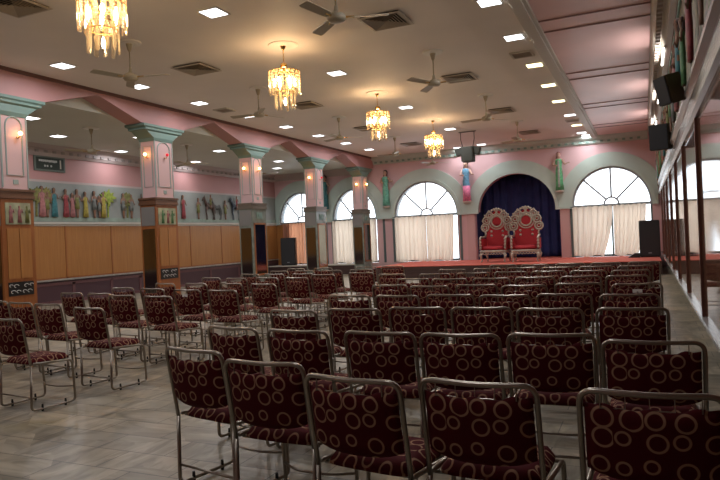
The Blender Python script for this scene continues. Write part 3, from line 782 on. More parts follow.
for x, y, z in allL:
    if z == HA: key = 'aisle'; nm = 'in the aisle ceiling behind the columns'
    elif x < -8: key = 'a'; nm = 'beside the arcade'
    elif x < -4: key = 'm'; nm = 'along the middle of the hall ceiling'
    else: key = 'r'; nm = 'beside the pink ceiling strip'
    warm = key == 'r' and 12 < y < 17 or (key == 'r' and 20 < y < 22)
    inview = not (z == HC and ((key == 'a' and y < 7.9) or (key == 'm' and y < 7) or (key == 'r' and y < 8.5))) and not (z == HA and y < 9)
    if inview:
        k = cnt.get(key, 0); cnt[key] = k + 1
        lab = 'square %s recessed light %s, %s from the camera' % ('yellowish' if warm else 'white', nm, ordw(k))
    else: lab = UNSEEN_LAMPS.pop(0)
    if first: t = cl0; first = False; t['label'] = lab; t['group'] = 'recessed ceiling lights'; t.location = (x, y, z)
    else: t = dup(cl0, (x, y, z), 0, lab, 'recessed ceiling lights')
    if warm:
        for ch in t.children:
            if ch.name.startswith('diffuser'):
                if clw is None: clw = ch.data.copy(); clw.materials[0] = lampwarm
                ch.data = clw
    lo = lamp(x, y, z, warm, .35 if y > 22.5 else 1); lo.parent = t; lo.location = (0, 0, -.02)

def ceiling_vent():
    t = thing('ceiling_vent', 'x', 'air vent', (0, 0, HC))
    obj('backing', B(-.3, .3, -.3, .3, -.008, -.001), ventd, t)
    def ring(bm, s, w_, za, zb):
        o = [(-s, -s), (s, -s), (s, s), (-s, s)]; i = [(-s + w_, -s + w_), (s - w_, -s + w_), (s - w_, s - w_), (-s + w_, s - w_)]
        A = [bm.verts.new((*p, za)) for p in o]; Bv = [bm.verts.new((*p, zb)) for p in i]
        A2 = [bm.verts.new((*p, za + .006)) for p in o]; B2 = [bm.verts.new((*p, zb + .006)) for p in i]
        for k in range(4):
            j = (k + 1) % 4
            bm.faces.new((A[k], A[j], Bv[j], Bv[k])); bm.faces.new((A2[j], A2[k], B2[k], B2[j])); bm.faces.new((A[j], A[k], A2[k], A2[j])); bm.faces.new((Bv[k], Bv[j], B2[j], B2[k]))
    bm = bmesh.new(); ring(bm, .33, .045, -.03, -.035); obj('frame', bm, mat('vent_frame', (.5, .44, .36), .5), t)
    bm = bmesh.new()
    for s in (.285, .24, .195, .15, .105, .06): ring(bm, s, .038, -.04, -.015)
    obj('louvre', bm, ventm, t)
    return t
v0 = ceiling_vent()
V = [(-7.4, 5.75), (-7.4, 9.46), (-7.3, 13.4), (-7.4, 17.3), (-7.45, 21.3), (-3.42, 5.0), (-3.42, 8.9), (-3.4, 12.95), (-3.38, 17.12), (-3.36, 21.5)]
vc = {}
for k, (x, y) in enumerate(sorted(V, key=lambda p: p[1])):
    key = x < -5; n = vc.get(key, 0); vc[key] = n + 1
    lab = 'square louvred air vent in the %s row of ceiling vents, %s from the camera' % ('left' if key else 'right', ordw(n))
    if not k: t = v0; t['label'] = lab; t['group'] = 'ceiling vents'; t.location = (x, y, HC)
    else: dup(v0, (x, y, HC), 0, lab, 'ceiling vents')
dup(v0, (-13.0, 14.5, HA), 0, 'square air vent in the aisle ceiling behind the second column', 'ceiling vents')
dup(v0, (-12.0, 11.3 - 2.6, HA), 0, 'dark air vent in the aisle ceiling right of the leftmost column', 'ceiling vents')
# small access hatches beside the pink strip
for k, (x, y, lab) in enumerate(((-1.94, 11.94, 'small framed return air grille between white lights beside the pink strip'), (-1.86, 20.1, 'small framed return air grille far along beside the pink strip'), (-9.2, 12.75, 'small dark square grille beside the arcade ceiling lights'))):
    t = thing('return_grille', lab, 'air vent', (x, y, HC), 0, 'small ceiling grilles')
    bm = bmesh.new(); s, f = .2, .035
    for a in ((-s, s, -s, -s + f), (-s, s, s - f, s), (-s, -s + f, -s + f, s - f), (s - f, s, -s + f, s - f)): box(bm, a[0], a[1], a[2], a[3], -.025, 0)
    obj('frame', bm, creamt, t)
    bm = bmesh.new(); box(bm, -s + f, s - f, -s + f, s - f, -.008, -.001)
    for q in range(7): box(bm, -s + f, s - f, -.14 + q * .045, -.125 + q * .045, -.02, -.008)
    obj('grille', bm, ventm, t)

def fan_blade(bm, ang):
    n = 10; top = []; 
    for k in range(n + 1):
        r = .14 + .50 * k / n; w_ = (.035 if k == 0 else .055 + .018 * k / n) * (1 if k < n else .8)
        ca, sa = math.cos(ang), math.sin(ang)
        row = []
        for s in (-1, 1):
            for dz in (0, -.006):
                z = .012 * s + dz - .01
                row.append(bm.verts.new((ca * r - sa * s * w_, sa * r + ca * s * w_, z)))
        top.append(row)
    for a, b in zip(top, top[1:]):
        bm.faces.new((a[0], b[0], b[2], a[2])); bm.faces.new((a[3], b[3], b[1], a[1])); bm.faces.new((a[1], b[1], b[0], a[0])); bm.faces.new((a[2], b[2], b[3], a[3]))
    bm.faces.new((top[0][0], top[0][2], top[0][3], top[0][1])); bm.faces.new((top[-1][1], top[-1][3], top[-1][2], top[-1][0]))
    return bm
def ceiling_fan(H):
    t = thing('ceiling_fan', 'x', 'ceiling fan', (0, 0, H)); dz = H - 4.15
    dz = .55
    bm = bmesh.new(); lathe(bm, [(.16, -.025), (.18, -.02), (.185, 0)], 32); lathe(bm, [(.12, -.03), (.14, -.02)], 32)
    obj('ceiling_rose', bm, white, t, False)
    bm = bmesh.new(); lathe(bm, [(.018, -.15), (.03, -.13), (.05, -.05), (.055, -.02)], 20)
    obj('canopy', bm, fanm, t, True)
    bm = bmesh.new(); tube(bm, [(0, 0, -.1), (0, 0, -dz + .1)], .012, 10)
    obj('downrod', bm, fanm, t, True)
    bm = bmesh.new(); lathe(bm, [(.05, -.065), (.095, -.055), (.115, -.03), (.12, 0), (.105, .03), (.06, .05), (.028, .07), (.02, .14)], 28, (0, 0, -dz))
    obj('motor', bm, fanm, t, True)
    for k in range(3):
        bm = bmesh.new(); fan_blade(bm, 2 * math.pi * k / 3); bmesh.ops.translate(bm, verts=bm.verts, vec=(0, 0, -dz))
        bl = obj('blade', bm, fanm, t)
        bm = bmesh.new(); a = 2 * math.pi * k / 3; tube(bm, [(.1 * math.cos(a), .1 * math.sin(a), -dz - .005), (.22 * math.cos(a), .22 * math.sin(a), -dz - .008)], .014, 6)
        obj('blade_iron', bm, brass, bl)
    return t
f0 = ceiling_fan(HC)
F = [(-3.33, 6.98, HC), (-3.33, 10.9, HC), (-3.33, 15.0, HC), (-3.34, 19.1, HC), (-7.32, 7.7, HC), (-7.33, 11.37, HC), (-7.35, 15.27, HC), (-7.36, 19.45, HC), (-7.22, 23.0, HC), (-11.95, 11.2, HA), (-11.9, 14.6, HA), (-11.95, 18.4, HA)]
fc = {}
for k, (x, y, z) in enumerate(F):
    key = 'aisle' if z == HA else ('right' if x > -5 else 'left'); n = fc.get(key, 0); fc[key] = n + 1
    lab = ('cream ceiling fan in the aisle behind the columns, %s from the camera' if key == 'aisle' else 'cream ceiling fan in the ' + key + ' row of hall fans, %s from the camera') % ordw(n)
    rz = [0.35, .1, .9, .5, .25, 1.2, .6, 1.0, .15, .2, .7, .4][k]
    if not k: f0['label'] = lab; f0['group'] = 'ceiling fans'; f0.location = (x, y, z); f0.rotation_euler = (0, 0, rz)
    else: dup(f0, (x, y, z), rz, lab, 'ceiling fans')

# chandeliers
def chandelier():
    t = thing('chandelier', 'x', 'chandelier', (0, 0, HC))
    bm = bmesh.new(); lathe(bm, [(.15, -.02), (.24, -.012), (.25, 0)], 32); obj('ceiling_rose', bm, ceil_m, t)
    bm = bmesh.new(); lathe(bm, [(.012, -.09), (.03, -.06), (.05, -.02), (.05, -.01)], 16); obj('canopy', bm, brass, t, True)
    bm = bmesh.new()
    for k in range(6):
        c = -.10 - .035 * k
        ax = (1, 0) if k % 2 else (0, 1)
        tube(bm, [(ax[0] * .011 * math.cos(a), ax[1] * .011 * math.cos(a), c + .022 * math.sin(a)) for a in [j * math.pi / 5 for j in range(10)]], .004, 6, True)
    obj('chain', bm, brass, t, True)
    bm = bmesh.new(); sphere(bm, (0, 0, -.34), .06, 1, 1, .75, 16); lathe(bm, [(.012, -.47), (.02, -.4), (.02, -.38)], 12); obj('ball', bm, brass, t, True)
    bm = bmesh.new()
    for r, z in ((.26, -.45), (.26, -.52), (.16, -.72), (.16, -.8)):
        tube(bm, [(r * math.cos(a), r * math.sin(a), z) for a in [j * math.pi / 12 for j in range(24)]], .007, 6, True)
    for k in range(8):
        a = k * math.pi / 4; tube(bm, [(0, 0, -.42), (.13 * math.cos(a), .13 * math.sin(a), -.44), (.26 * math.cos(a), .26 * math.sin(a), -.455)], .005, 6)
        tube(bm, [(.15 * math.cos(a), .15 * math.sin(a), -.45), (.16 * math.cos(a), .16 * math.sin(a), -.8)], .004, 6)
    obj('frame', bm, brass, t, True)
    for (r, z0, z1, n, w_) in ((.255, -.46, -.80, 18, .034), (.165, -.72, -1.05, 11, .032)):
        for k in range(n):
            a = 2 * math.pi * k / n; dz = (-.02 if k % 2 else 0)
            bm = bmesh.new()
            ca, sa = math.cos(a), math.sin(a)
            pr = [(-w_ * .9, 0), (-w_ * .4, .010), (w_ * .4, .010), (w_ * .9, 0), (w_ * .4, -.006), (-w_ * .4, -.006)]
            vs = []
            for z, q in ((z0, .9), (z0 - .02, 1), (z1 + .03 + dz, 1), (z1 + dz, .55)):
                vs.append([bm.verts.new((ca * (r + v) - sa * u * q, sa * (r + v) + ca * u * q, z)) for u, v in pr])
            for A_, B_ in zip(vs, vs[1:]):
                for i in range(6): bm.faces.new((A_[i], B_[i], B_[(i + 1) % 6], A_[(i + 1) % 6]))
            bm.faces.new(vs[0]); bm.faces.new(vs[-1][::-1])
            obj('crystal_prism', bm, crystal, t)
    for k in range(6):
        a = k * math.pi / 3 + .3; bm = bmesh.new(); lathe(bm, [(.008, -.56), (.022, -.59), (.026, -.62), (.018, -.66), (.006, -.69)], 10, (.17 * math.cos(a), .17 * math.sin(a), 0)); obj('bulb', bm, bulbm, t, True)
    bm = bmesh.new(); lathe(bm, [(.006, -1.0), (.02, -.97), (.022, -.94), (.008, -.88)], 10); obj('bulb', bm, bulbm, t, True)
    l = bpy.data.lights.new('chandelier_light', 'POINT'); l.energy = CHAND_W; l.color = (1, .56, .26); l.shadow_soft_size = .08
    lo = bpy.data.objects.new('chandelier_light', l); C.objects.link(lo); lo.parent = t; lo.location = (0, 0, -.40)
    return t
ch0 = chandelier()
ch0.location = (-5.45, 5.34, HC); ch0['label'] = 'crystal chandelier nearest the camera, cut off by the top edge'; ch0['group'] = 'crystal chandeliers'
for (x, y), lab in (((-5.36, 9.13), 'glowing crystal chandelier second from the camera'), ((-5.4, 13.27), 'glowing crystal chandelier third from the camera'), ((-5.38, 17.34), 'glowing crystal chandelier farthest from the camera')):
    c_ = dup(ch0, (x, y, HC), .2, lab, 'crystal chandeliers')

# ------------------------------------------------------------------ loudspeakers
def big_speaker(loc, rz, wd, ht, dp, label):
    t = thing('loudspeaker', label, 'loudspeaker', loc, rz)
    obj('cabinet', B(-wd / 2, wd / 2, -dp / 2, dp / 2, .012, ht, .02), black, t)
    obj('grille', B(-wd / 2 + .03, wd / 2 - .03, -dp / 2 - .012, -dp / 2 + .002, .04, ht - .04, .008), blackg, t)
    bm = bmesh.new()
    for sx in (-1, 1):
        for sy in (-1, 1): lathe(bm, [(.02, 0), (.022, .014)], 10, (sx * (wd / 2 - .06), sy * (dp / 2 - .06), 0))
    obj('feet', bm, black, t)
    bm = bmesh.new(); box(bm, -.05, .05, -dp / 2 - .018, -dp / 2 - .011, .12, .15); obj('badge', bm, mat('badge_grey', (.25, .27, .3), .4), t)
    return t
big_speaker((.12, 22.9, SZ), 0, .62, 1.2, .5, 'tall black loudspeaker on the stage against the mirror wall')
big_speaker((-13.95, 23.5, .40), R(20), .62, 1.18, .45, 'tall black loudspeaker on the platform at the left end')
bm = bmesh.new(); prism(bm, [(-.55, SZ), (-.18, SZ), (-.18, SZ + .14), (-.34, SZ + .14)], 1, 22.5, 22.95)
tag(obj('floor_monitor', bm, black), 'black wedge floor monitor at the foot of the right stage loudspeaker', 'loudspeaker')

def wall_speaker(loc, rz, tilt, s, label):
    t = thing('loudspeaker', label, 'loudspeaker', loc, rz, 'wall speakers on the right wall')
    bm = B(-.17 * s, .17 * s, -.2 * s, .08 * s, -.24 * s, .24 * s, .012)
    a = obj('cabinet', bm, mat('dark_brown_cabinet', (.07, .045, .02), .5), t); a.rotation_euler = (tilt, 0, 0)
    g = obj('grille', B(-.16 * s, .16 * s, -.215 * s, -.198 * s, -.23 * s, .23 * s, .006), blackg, t); g.rotation_euler = (tilt, 0, 0)
    bm = bmesh.new(); tube(bm, [(0, .06 * s, .02), (0, .16, .04), (0, .2, .0)], .015, 8); obj('bracket', bm, black, t)
    return t
wall_speaker((.33, 7.6, 2.90), R(-58), R(14), .64, 'black box speaker bracketed on the right wall above the mirror, nearer one')
wall_speaker((.31, 12.0, 2.93), R(-15), R(4), .9, 'black box speaker bracketed on the right wall above the mirror, farther one')

# speaker cluster hung from ceiling
t = thing('hanging_speaker', 'dark speaker cluster hanging from the ceiling above the stage front', 'loudspeaker', (-5.08, 20, HC))
bm = bmesh.new(); box(bm, -.19, .19, -.18, .18, -.98, -.5, .02); obj('cabinet', bm, mat('dark_grey_green', (.03, .036, .03), .6), t)
for s in (-1, 1):
    bm = bmesh.new(); box(bm, -.14, .14, -.1, .1, -.12, .12, .02); q = obj('side_horn', bm, mat('dark_grey_green', None), t); q.location = (s * .26, 0, -.63); q.rotation_euler = (0, s * .25, 0)
bm = bmesh.new()
for s in (-1, 1): tube(bm, fillet([(s * .22, 0, 0), (s * .22, 0, -.25), (s * .16, 0, -.52)], .05), .012, 8)
tube(bm, [(-.28, 0, -.01), (.28, 0, -.01)], .015, 8)
obj('hanger', bm, black, t)

# ------------------------------------------------------------------ wall statues
def statue(loc, h, robe, sash, label, arm, halo=None):
    t = thing('wall_statue', label, 'statue', loc, 0, 'painted relief statues on the end wall')
    s = h
    bm = bmesh.new()
    loft(bm, [(0, 0, .02 * s, .05 * s, .05 * s), (0, 0, .12 * s, .05 * s, .05 * s), (.012 * s, 0, .48 * s, .08 * s, .06 * s), (.005 * s, 0, .6 * s, .062 * s, .05 * s), (0, 0, .72 * s, .085 * s, .055 * s), (0, 0, .80 * s, .11 * s, .045 * s), (0, 0, .835 * s, .035 * s, .035 * s),
              (0, -.01, .86 * s, .032 * s, .035 * s), (0, -.015, .885 * s, .045 * s, .05 * s), (0, -.015, .93 * s, .055 * s, .06 * s), (0, -.01, .97 * s, .045 * s, .05 * s), (0, 0, 1.0 * s, .012 * s, .012 * s)], 16)
    tube(bm, [(-.09 * s, -.01, .79 * s), (-.14 * s, -.03 * s, .66 * s), (-.05 * s, -.10 * s, .64 * s)], [.032 * s, .027 * s, .018 * s], 10)
    tube(bm, [(.09 * s, -.01, .79 * s), (.15 * s, -.03 * s, .67 * s), (arm[0] * s, -.08 * s, arm[1] * s)], [.032 * s, .027 * s, .018 * s], 10)
    sphere(bm, (arm[0] * s + .01, -.085 * s, arm[1] * s), .022 * s); sphere(bm, (-.045 * s, -.105 * s, .64 * s), .022 * s)
    sphere(bm, (0, -.065 * s, .915 * s), .011 * s, 1, 1, 1.3, 8)
    obj('body', bm, mat('statue_skin', (.50, .32, .25), .5), t, True)
    bm = bmesh.new()
    n = 28; rr = []
    for (z, rx, ry, fl) in ((.0, .10, .075, .012), (.2, .085, .07, .010), (.48, .09, .07, .004), (.6, .07, .058, .002), (.7, .085, .06, .002), (.79, .115, .055, 0), (.82, .06, .045, 0)):
        rr.append([bm.verts.new(((rx + fl * math.sin(9 * 2 * math.pi * k / n)) * s * math.cos(2 * math.pi * k / n), (ry + fl * math.sin(9 * 2 * math.pi * k / n)) * s * math.sin(2 * math.pi * k / n), z * s)) for k in range(n)])
    for A_, B_ in zip(rr, rr[1:]):
        for k in range(n): bm.faces.new((A_[k], A_[(k + 1) % n], B_[(k + 1) % n], B_[k]))
    bm.faces.new(rr[0][::-1]); bm.faces.new(rr[-1])
    obj('robe', bm, robe, t, True)
    if sash:
        bm = bmesh.new()
        rr = []
        for (z, rx, ry) in ((-.01, .108, .082), (.18, .095, .078), (.38, .098, .078)):
            rr.append([bm.verts.new((rx * s * math.cos(2 * math.pi * k / n), ry * s * math.sin(2 * math.pi * k / n), z * s)) for k in range(n)])
        for A_, B_ in zip(rr, rr[1:]):
            for k in range(n): bm.faces.new((A_[k], A_[(k + 1) % n], B_[(k + 1) % n], B_[k]))
        bm.faces.new(rr[0][::-1]); bm.faces.new(rr[-1])
        obj('skirt', bm, sash, t, True)
    bm = bmesh.new(); sphere(bm, (0, .02 * s, .95 * s), .066 * s, 1, .9, 1.05, 14); tube(bm, [(0, .03 * s, .95 * s), (-.02 * s, .045 * s, .84 * s), (-.03 * s, .04 * s, .7 * s)], [.055 * s, .055 * s, .03 * s], 10)
    obj('hair', bm, hairm if not halo else halo, t, True)
    bm = bmesh.new(); lathe(bm, [(.08 * s, -.06 * s), (.11 * s, -.05 * s), (.12 * s, -.015 * s), (.1 * s, -.01 * s)], 20, (0, 0, 0), 1, .7)
    obj('pedestal', bm, creamt, t)
    return t
statue((-9.5, 23.83, 2.70), 1.42, P_['mint'], None, 'painted wall statue in a green robe left of the middle arched window', (.24, .68))
statue((-6.17, 23.83, 2.68), 1.5, P_['blue'], P_['pinkp'], 'painted wall statue in blue robe and pink skirt left of the throne arch', (.2, .66))
statue((-2.75, 23.83, 2.85), 1.36, paint('leafgreen', (.16, .55, .26)), None, 'painted wall statue in green and white robe with pink headdress right of the throne arch', (.26, .7), P_['rose'])
statue((-12.27, 23.83, 2.72), 1.4, P_['teal'], None, 'dark teal painted wall statue just right of the fourth column', (.2, .7))
# a white sash on the third statue
sash = obj('sash', B(-.03, .03, -.15, -.02, .1, 1.05, .01), P_['white'], [o for o in bpy.data.objects if o.name.startswith('wall_statue')][2])

# ------------------------------------------------------------------ thrones
def throne(loc, rz, label):
    t = thing('throne', label, 'throne chair', loc, rz, 'wedding thrones on the stage')
    bm = bmesh.new(); box(bm, -.36, .36, -.34, .34, .40, .56, .04); obj('seat_cushion', bm, redv, t, True)
    for sx in (-1, 1):
        for sy in (-1, 1):
            bm = bmesh.new()
            tube(bm, [(sx * .38, sy * .33, .34), (sx * .43, sy * .37, .26), (sx * .41, sy * .36, .14), (sx * .38, sy * .34, .06), (sx * .42, sy * .38, .0 + .022)], [.05, .055, .035, .025, .022], 10)
            obj('leg', bm, silver, t, True)
    bm = bmesh.new()
    box(bm, -.42, .42, -.40, -.33, .34, .42, .01)
    for k in range(9):   # carved apron
        x = -.38 + k * .095
        tube(bm, [(x + .04 * math.cos(a), -.385, .31 + .035 * math.sin(a)) for a in [j * math.pi / 5 for j in range(10)]], .012, 6, True)
    for s in (-1, 1): box(bm, s * .42 - .03, s * .42 + .03, -.36, .36, .32, .42, .01)
    box(bm, -.42, .42, .3, .36, .32, .42)
    obj('carved_apron', bm, silver, t, True)
    # arms
    for s in (-1, 1):
        bm = bmesh.new(); box(bm, s * .42 - .05, s * .42 + .05, -.26, .30, .42, .82, .03); obj('arm_pad', bm, redv, t)
        bm = bmesh.new()
        tube(bm, fillet([(s * .42, .32, .90), (s * .44, .05, .86), (s * .44, -.25, .88), (s * .44, -.33, .80), (s * .43, -.33, .45)], .06), .035, 8)
        for z in (.5, .6, .7, .8): sphere(bm, (s * .43, -.345, z), .042, 1, 1, 1, 8)
        obj('arm', bm, silver, t, True)
    # upholstered back (slightly reclined)
    bm = bmesh.new(); prism(bm, [(-.36, .5), (.36, .5), (.40, .9), (.36, 1.2), (.28, 1.32), (-.28, 1.32), (-.36, 1.2), (-.40, .9)], 1, .27, .37)
    obj('back_cushion', bm, redv, t)
    # carved crest: scroll rings round a red medallion
    bm = bmesh.new()
    def ring(cx, cz, r, th, y=.27): tube(bm, [(cx + r * math.cos(a), y, cz + r * math.sin(a)) for a in [j * math.pi / 9 for j in range(18)]], th, 8, True)
    ring(0, 1.40, .19, .035); ring(0, 1.40, .27, .022)
    for s in (-1, 1):
        ring(s * .42, 1.20, .13, .03); ring(s * .42, 1.20, .06, .022); ring(s * .36, 1.44, .13, .03); ring(s * .36, 1.44, .055, .022)
        ring(s * .25, 1.62, .11, .028); ring(s * .25, 1.62, .045, .02); ring(s * .10, 1.72, .09, .026)
        tube(bm, fillet([(s * .42, .27, 1.06), (s * .40, .27, .98), (s * .41, .27, .9)], .03), .03, 8)
        for k in range(7):
            a = R(10 + 22 * k); sphere(bm, (s * math.sin(a) * .50 if k < 5 else s * .2, .27, 1.32 + .52 * math.cos(a)), .045, 1, .7, 1, 8)
    sphere(bm, (0, .27, 1.82), .06, 1, .6, 1.2, 10); sphere(bm, (0, .25, 1.60), .05, 1, .6, 1, 10)
    for k in range(11):
        a = R(-60 + 12 * k); sphere(bm, (math.sin(a) * .42, .27, 1.42 + .42 * math.cos(a)), .035, 1, .7, 1, 8)
    obj('carved_crest', bm, silver, t, True)
    bm = bmesh.new(); lathe(bm, [(.165, -.02), (.165, .02)], 24); bmesh.ops.rotate(bm, verts=bm.verts, matrix=Matrix.Rotation(R(90), 3, 'X')); bmesh.ops.translate(bm, verts=bm.verts, vec=(0, .29, 1.40))
    obj('medallion', bm, redv, t)
    bm = bmesh.new(); prism(bm, [(-.5, 1.05), (.5, 1.05), (.52, 1.35), (.36, 1.62), (0, 1.8), (-.36, 1.62), (-.52, 1.35)], 1, .30, .36)
    obj('crest_back', bm, redv, t)
    return t
th = throne((-4.74, 21.9, SZ), R(-4), 'red velvet throne with silver carved crest, left of the pair')
dup(th, (-3.67, 21.7, SZ), R(3), 'red velvet throne with silver carved crest, right of the pair', 'wedding thrones on the stage')

# ------------------------------------------------------------------ right wall frieze figures
k = 0; y = 5.2
cols = ['olive', 'red', 'green', 'teal', 'rose', 'grey', 'green']
rnd = random.Random(8)
while y < 23:
    q = relief_person(fr, -.075, .03, rnd.uniform(.7, .95), P_[cols[k % 7]], k % 3 > 0, arm=.5, loc_y=y - 10)
    q.rotation_euler = (0, 0, R(-90)); q.scale = (1, .7, 1); k += 1; y += rnd.uniform(.7, 1.2)
# ------------------------------------------------------------------ banquet chairs
def make_chair():
    t = thing('banquet_chair', 'x', 'chair')
    r = .0115
    # back frame: inverted U with a backward bowed top rail, running down to the rear feet
    bx = .238
    pts = [(-bx, -.205, .43), (-bx, -.235, .62), (-bx, -.275, .855)]
    mid = [(-.12, -.292, .853), (0, -.298, .850), (.12, -.292, .853)]
    pts = pts + mid + [(bx, -.275, .855), (bx, -.235, .62), (bx, -.205, .43)]
    bm = tube(bmesh.new(), fillet(pts, .07, 6), r, 8)
    obj('back_frame', bm, steel, t, True)
    for s in (-1, 1):
        x = s * bx
        pth = [(x, -.205, .43), (x, -.215, .012 + .012), (x, .225, .024), (x, .205, .415), (x, -.18, .44)]
        bm = tube(bmesh.new(), fillet(pth, .045, 5), r, 8)
        lg = obj('leg_frame', bm, steel, t, True)
        for yy in (-.11, .12):
            bm = bmesh.new(); lathe(bm, [(.010, -.024), (.011, 0), (.008, .04)], 8, (x, yy, .024)); obj('glide', bm, black, lg)
    for nm, pth in (('crossbar', [(-bx, -.15, .425), (bx, -.15, .425)]), ('crossbar', [(-bx, .17, .418), (bx, .17, .418)]), ('stretcher', fillet([(-bx, .215, .16), (-.1, .14, .16), (.1, .14, .16), (bx, .215, .16)], .05)), ('stretcher', [(-bx, -.21, .14), (bx, -.21, .14)])):
        obj(nm, tube(bmesh.new(), pth, .008, 8), steel, t, True)
    # seat
    nx, ny = 12, 10; bm = bmesh.new(); gt, gb = [], []
    for j in range(ny + 1):
        v = -1 + 2 * j / ny; a, b = [], []
        for i in range(nx + 1):
            u = -1 + 2 * i / nx
            e = max(abs(u) ** 6, abs(v) ** 6)
            k_ = 1 - .05 * (abs(u) ** 4) * (abs(v) ** 4) * 2
            X, Y = u * .220 * k_, .012 + v * .205 * k_
            a.append(bm.verts.new((X, Y, .443 + .042 * (1 - e) ** .5 + .002))); b.append(bm.verts.new((X, Y, .432)))
        gt.append(a); gb.append(b)
    for j in range(ny):
        for i in range(nx):
            bm.faces.new((gt[j][i], gt[j][i + 1], gt[j + 1][i + 1], gt[j + 1][i])); bm.faces.new((gb[j + 1][i], gb[j + 1][i + 1], gb[j][i + 1], gb[j][i]))
    for i in range(nx):
        bm.faces.new((gb[0][i], gb[0][i + 1], gt[0][i + 1], gt[0][i])); bm.faces.new((gt[ny][i], gt[ny][i + 1], gb[ny][i + 1], gb[ny][i]))
    for j in range(ny):
        bm.faces.new((gt[j][0], gt[j + 1][0], gb[j + 1][0], gb[j][0])); bm.faces.new((gb[j][nx], gb[j + 1][nx], gt[j + 1][nx], gt[j][nx]))
    obj('seat', bm, MATS['ring_seat'], t, True)
    # backrest cushion: slung between the tubes, scalloped top where it is laced
    nx, nz = 24, 10; bm = bmesh.new(); F_, K_ = [], []
    for j in range(nz + 1):
        w_ = j / nz; a, b = [], []
        for i in range(nx + 1):
            u = -1 + 2 * i / nx
            top = .812 - .016 * (1 - u * u) + (.012 * max(0, math.cos(u * math.pi * 3)) - .004)
            bot = .532 + .02 * u ** 4 - .012 * (1 - u * u)
            z = bot + (top - bot) * w_
            yc = -.205 - .165 * (z - .43) - .035 * (1 - u * u)
            th = .016 * (1 - max(abs(u) ** 8, abs(2 * w_ - 1) ** 6)) ** .5 + .002
            a.append(bm.verts.new((u * .222, yc - th, z))); b.append(bm.verts.new((u * .222, yc + th, z)))
        F_.append(a); K_.append(b)
    for j in range(nz):
        for i in range(nx):
            bm.faces.new((F_[j][i], F_[j][i + 1], F_[j + 1][i + 1], F_[j + 1][i])); bm.faces.new((K_[j + 1][i], K_[j + 1][i + 1], K_[j][i + 1], K_[j][i]))
    for i in range(nx):
        bm.faces.new((K_[0][i], K_[0][i + 1], F_[0][i + 1], F_[0][i])); bm.faces.new((F_[nz][i], F_[nz][i + 1], K_[nz][i + 1], K_[nz][i]))
    for j in range(nz):
        bm.faces.new((F_[j][0], F_[j + 1][0], K_[j + 1][0], K_[j][0])); bm.faces.new((K_[j][nx], K_[j + 1][nx], F_[j + 1][nx], F_[j][nx]))
    obj('backrest', bm, MATS['ring_back'], t, True)
    zz = []
    for k, x in enumerate((-.165, -.08, 0, .08, .165)):
        e = [(x, -.290, .85), (x, -.292, .795)]
        zz += e if k % 2 == 0 else e[::-1]
    bm = tube(bmesh.new(), zz, .003, 6)
    obj('lacing', bm, steel, t)
    return t
chair0 = make_chair()
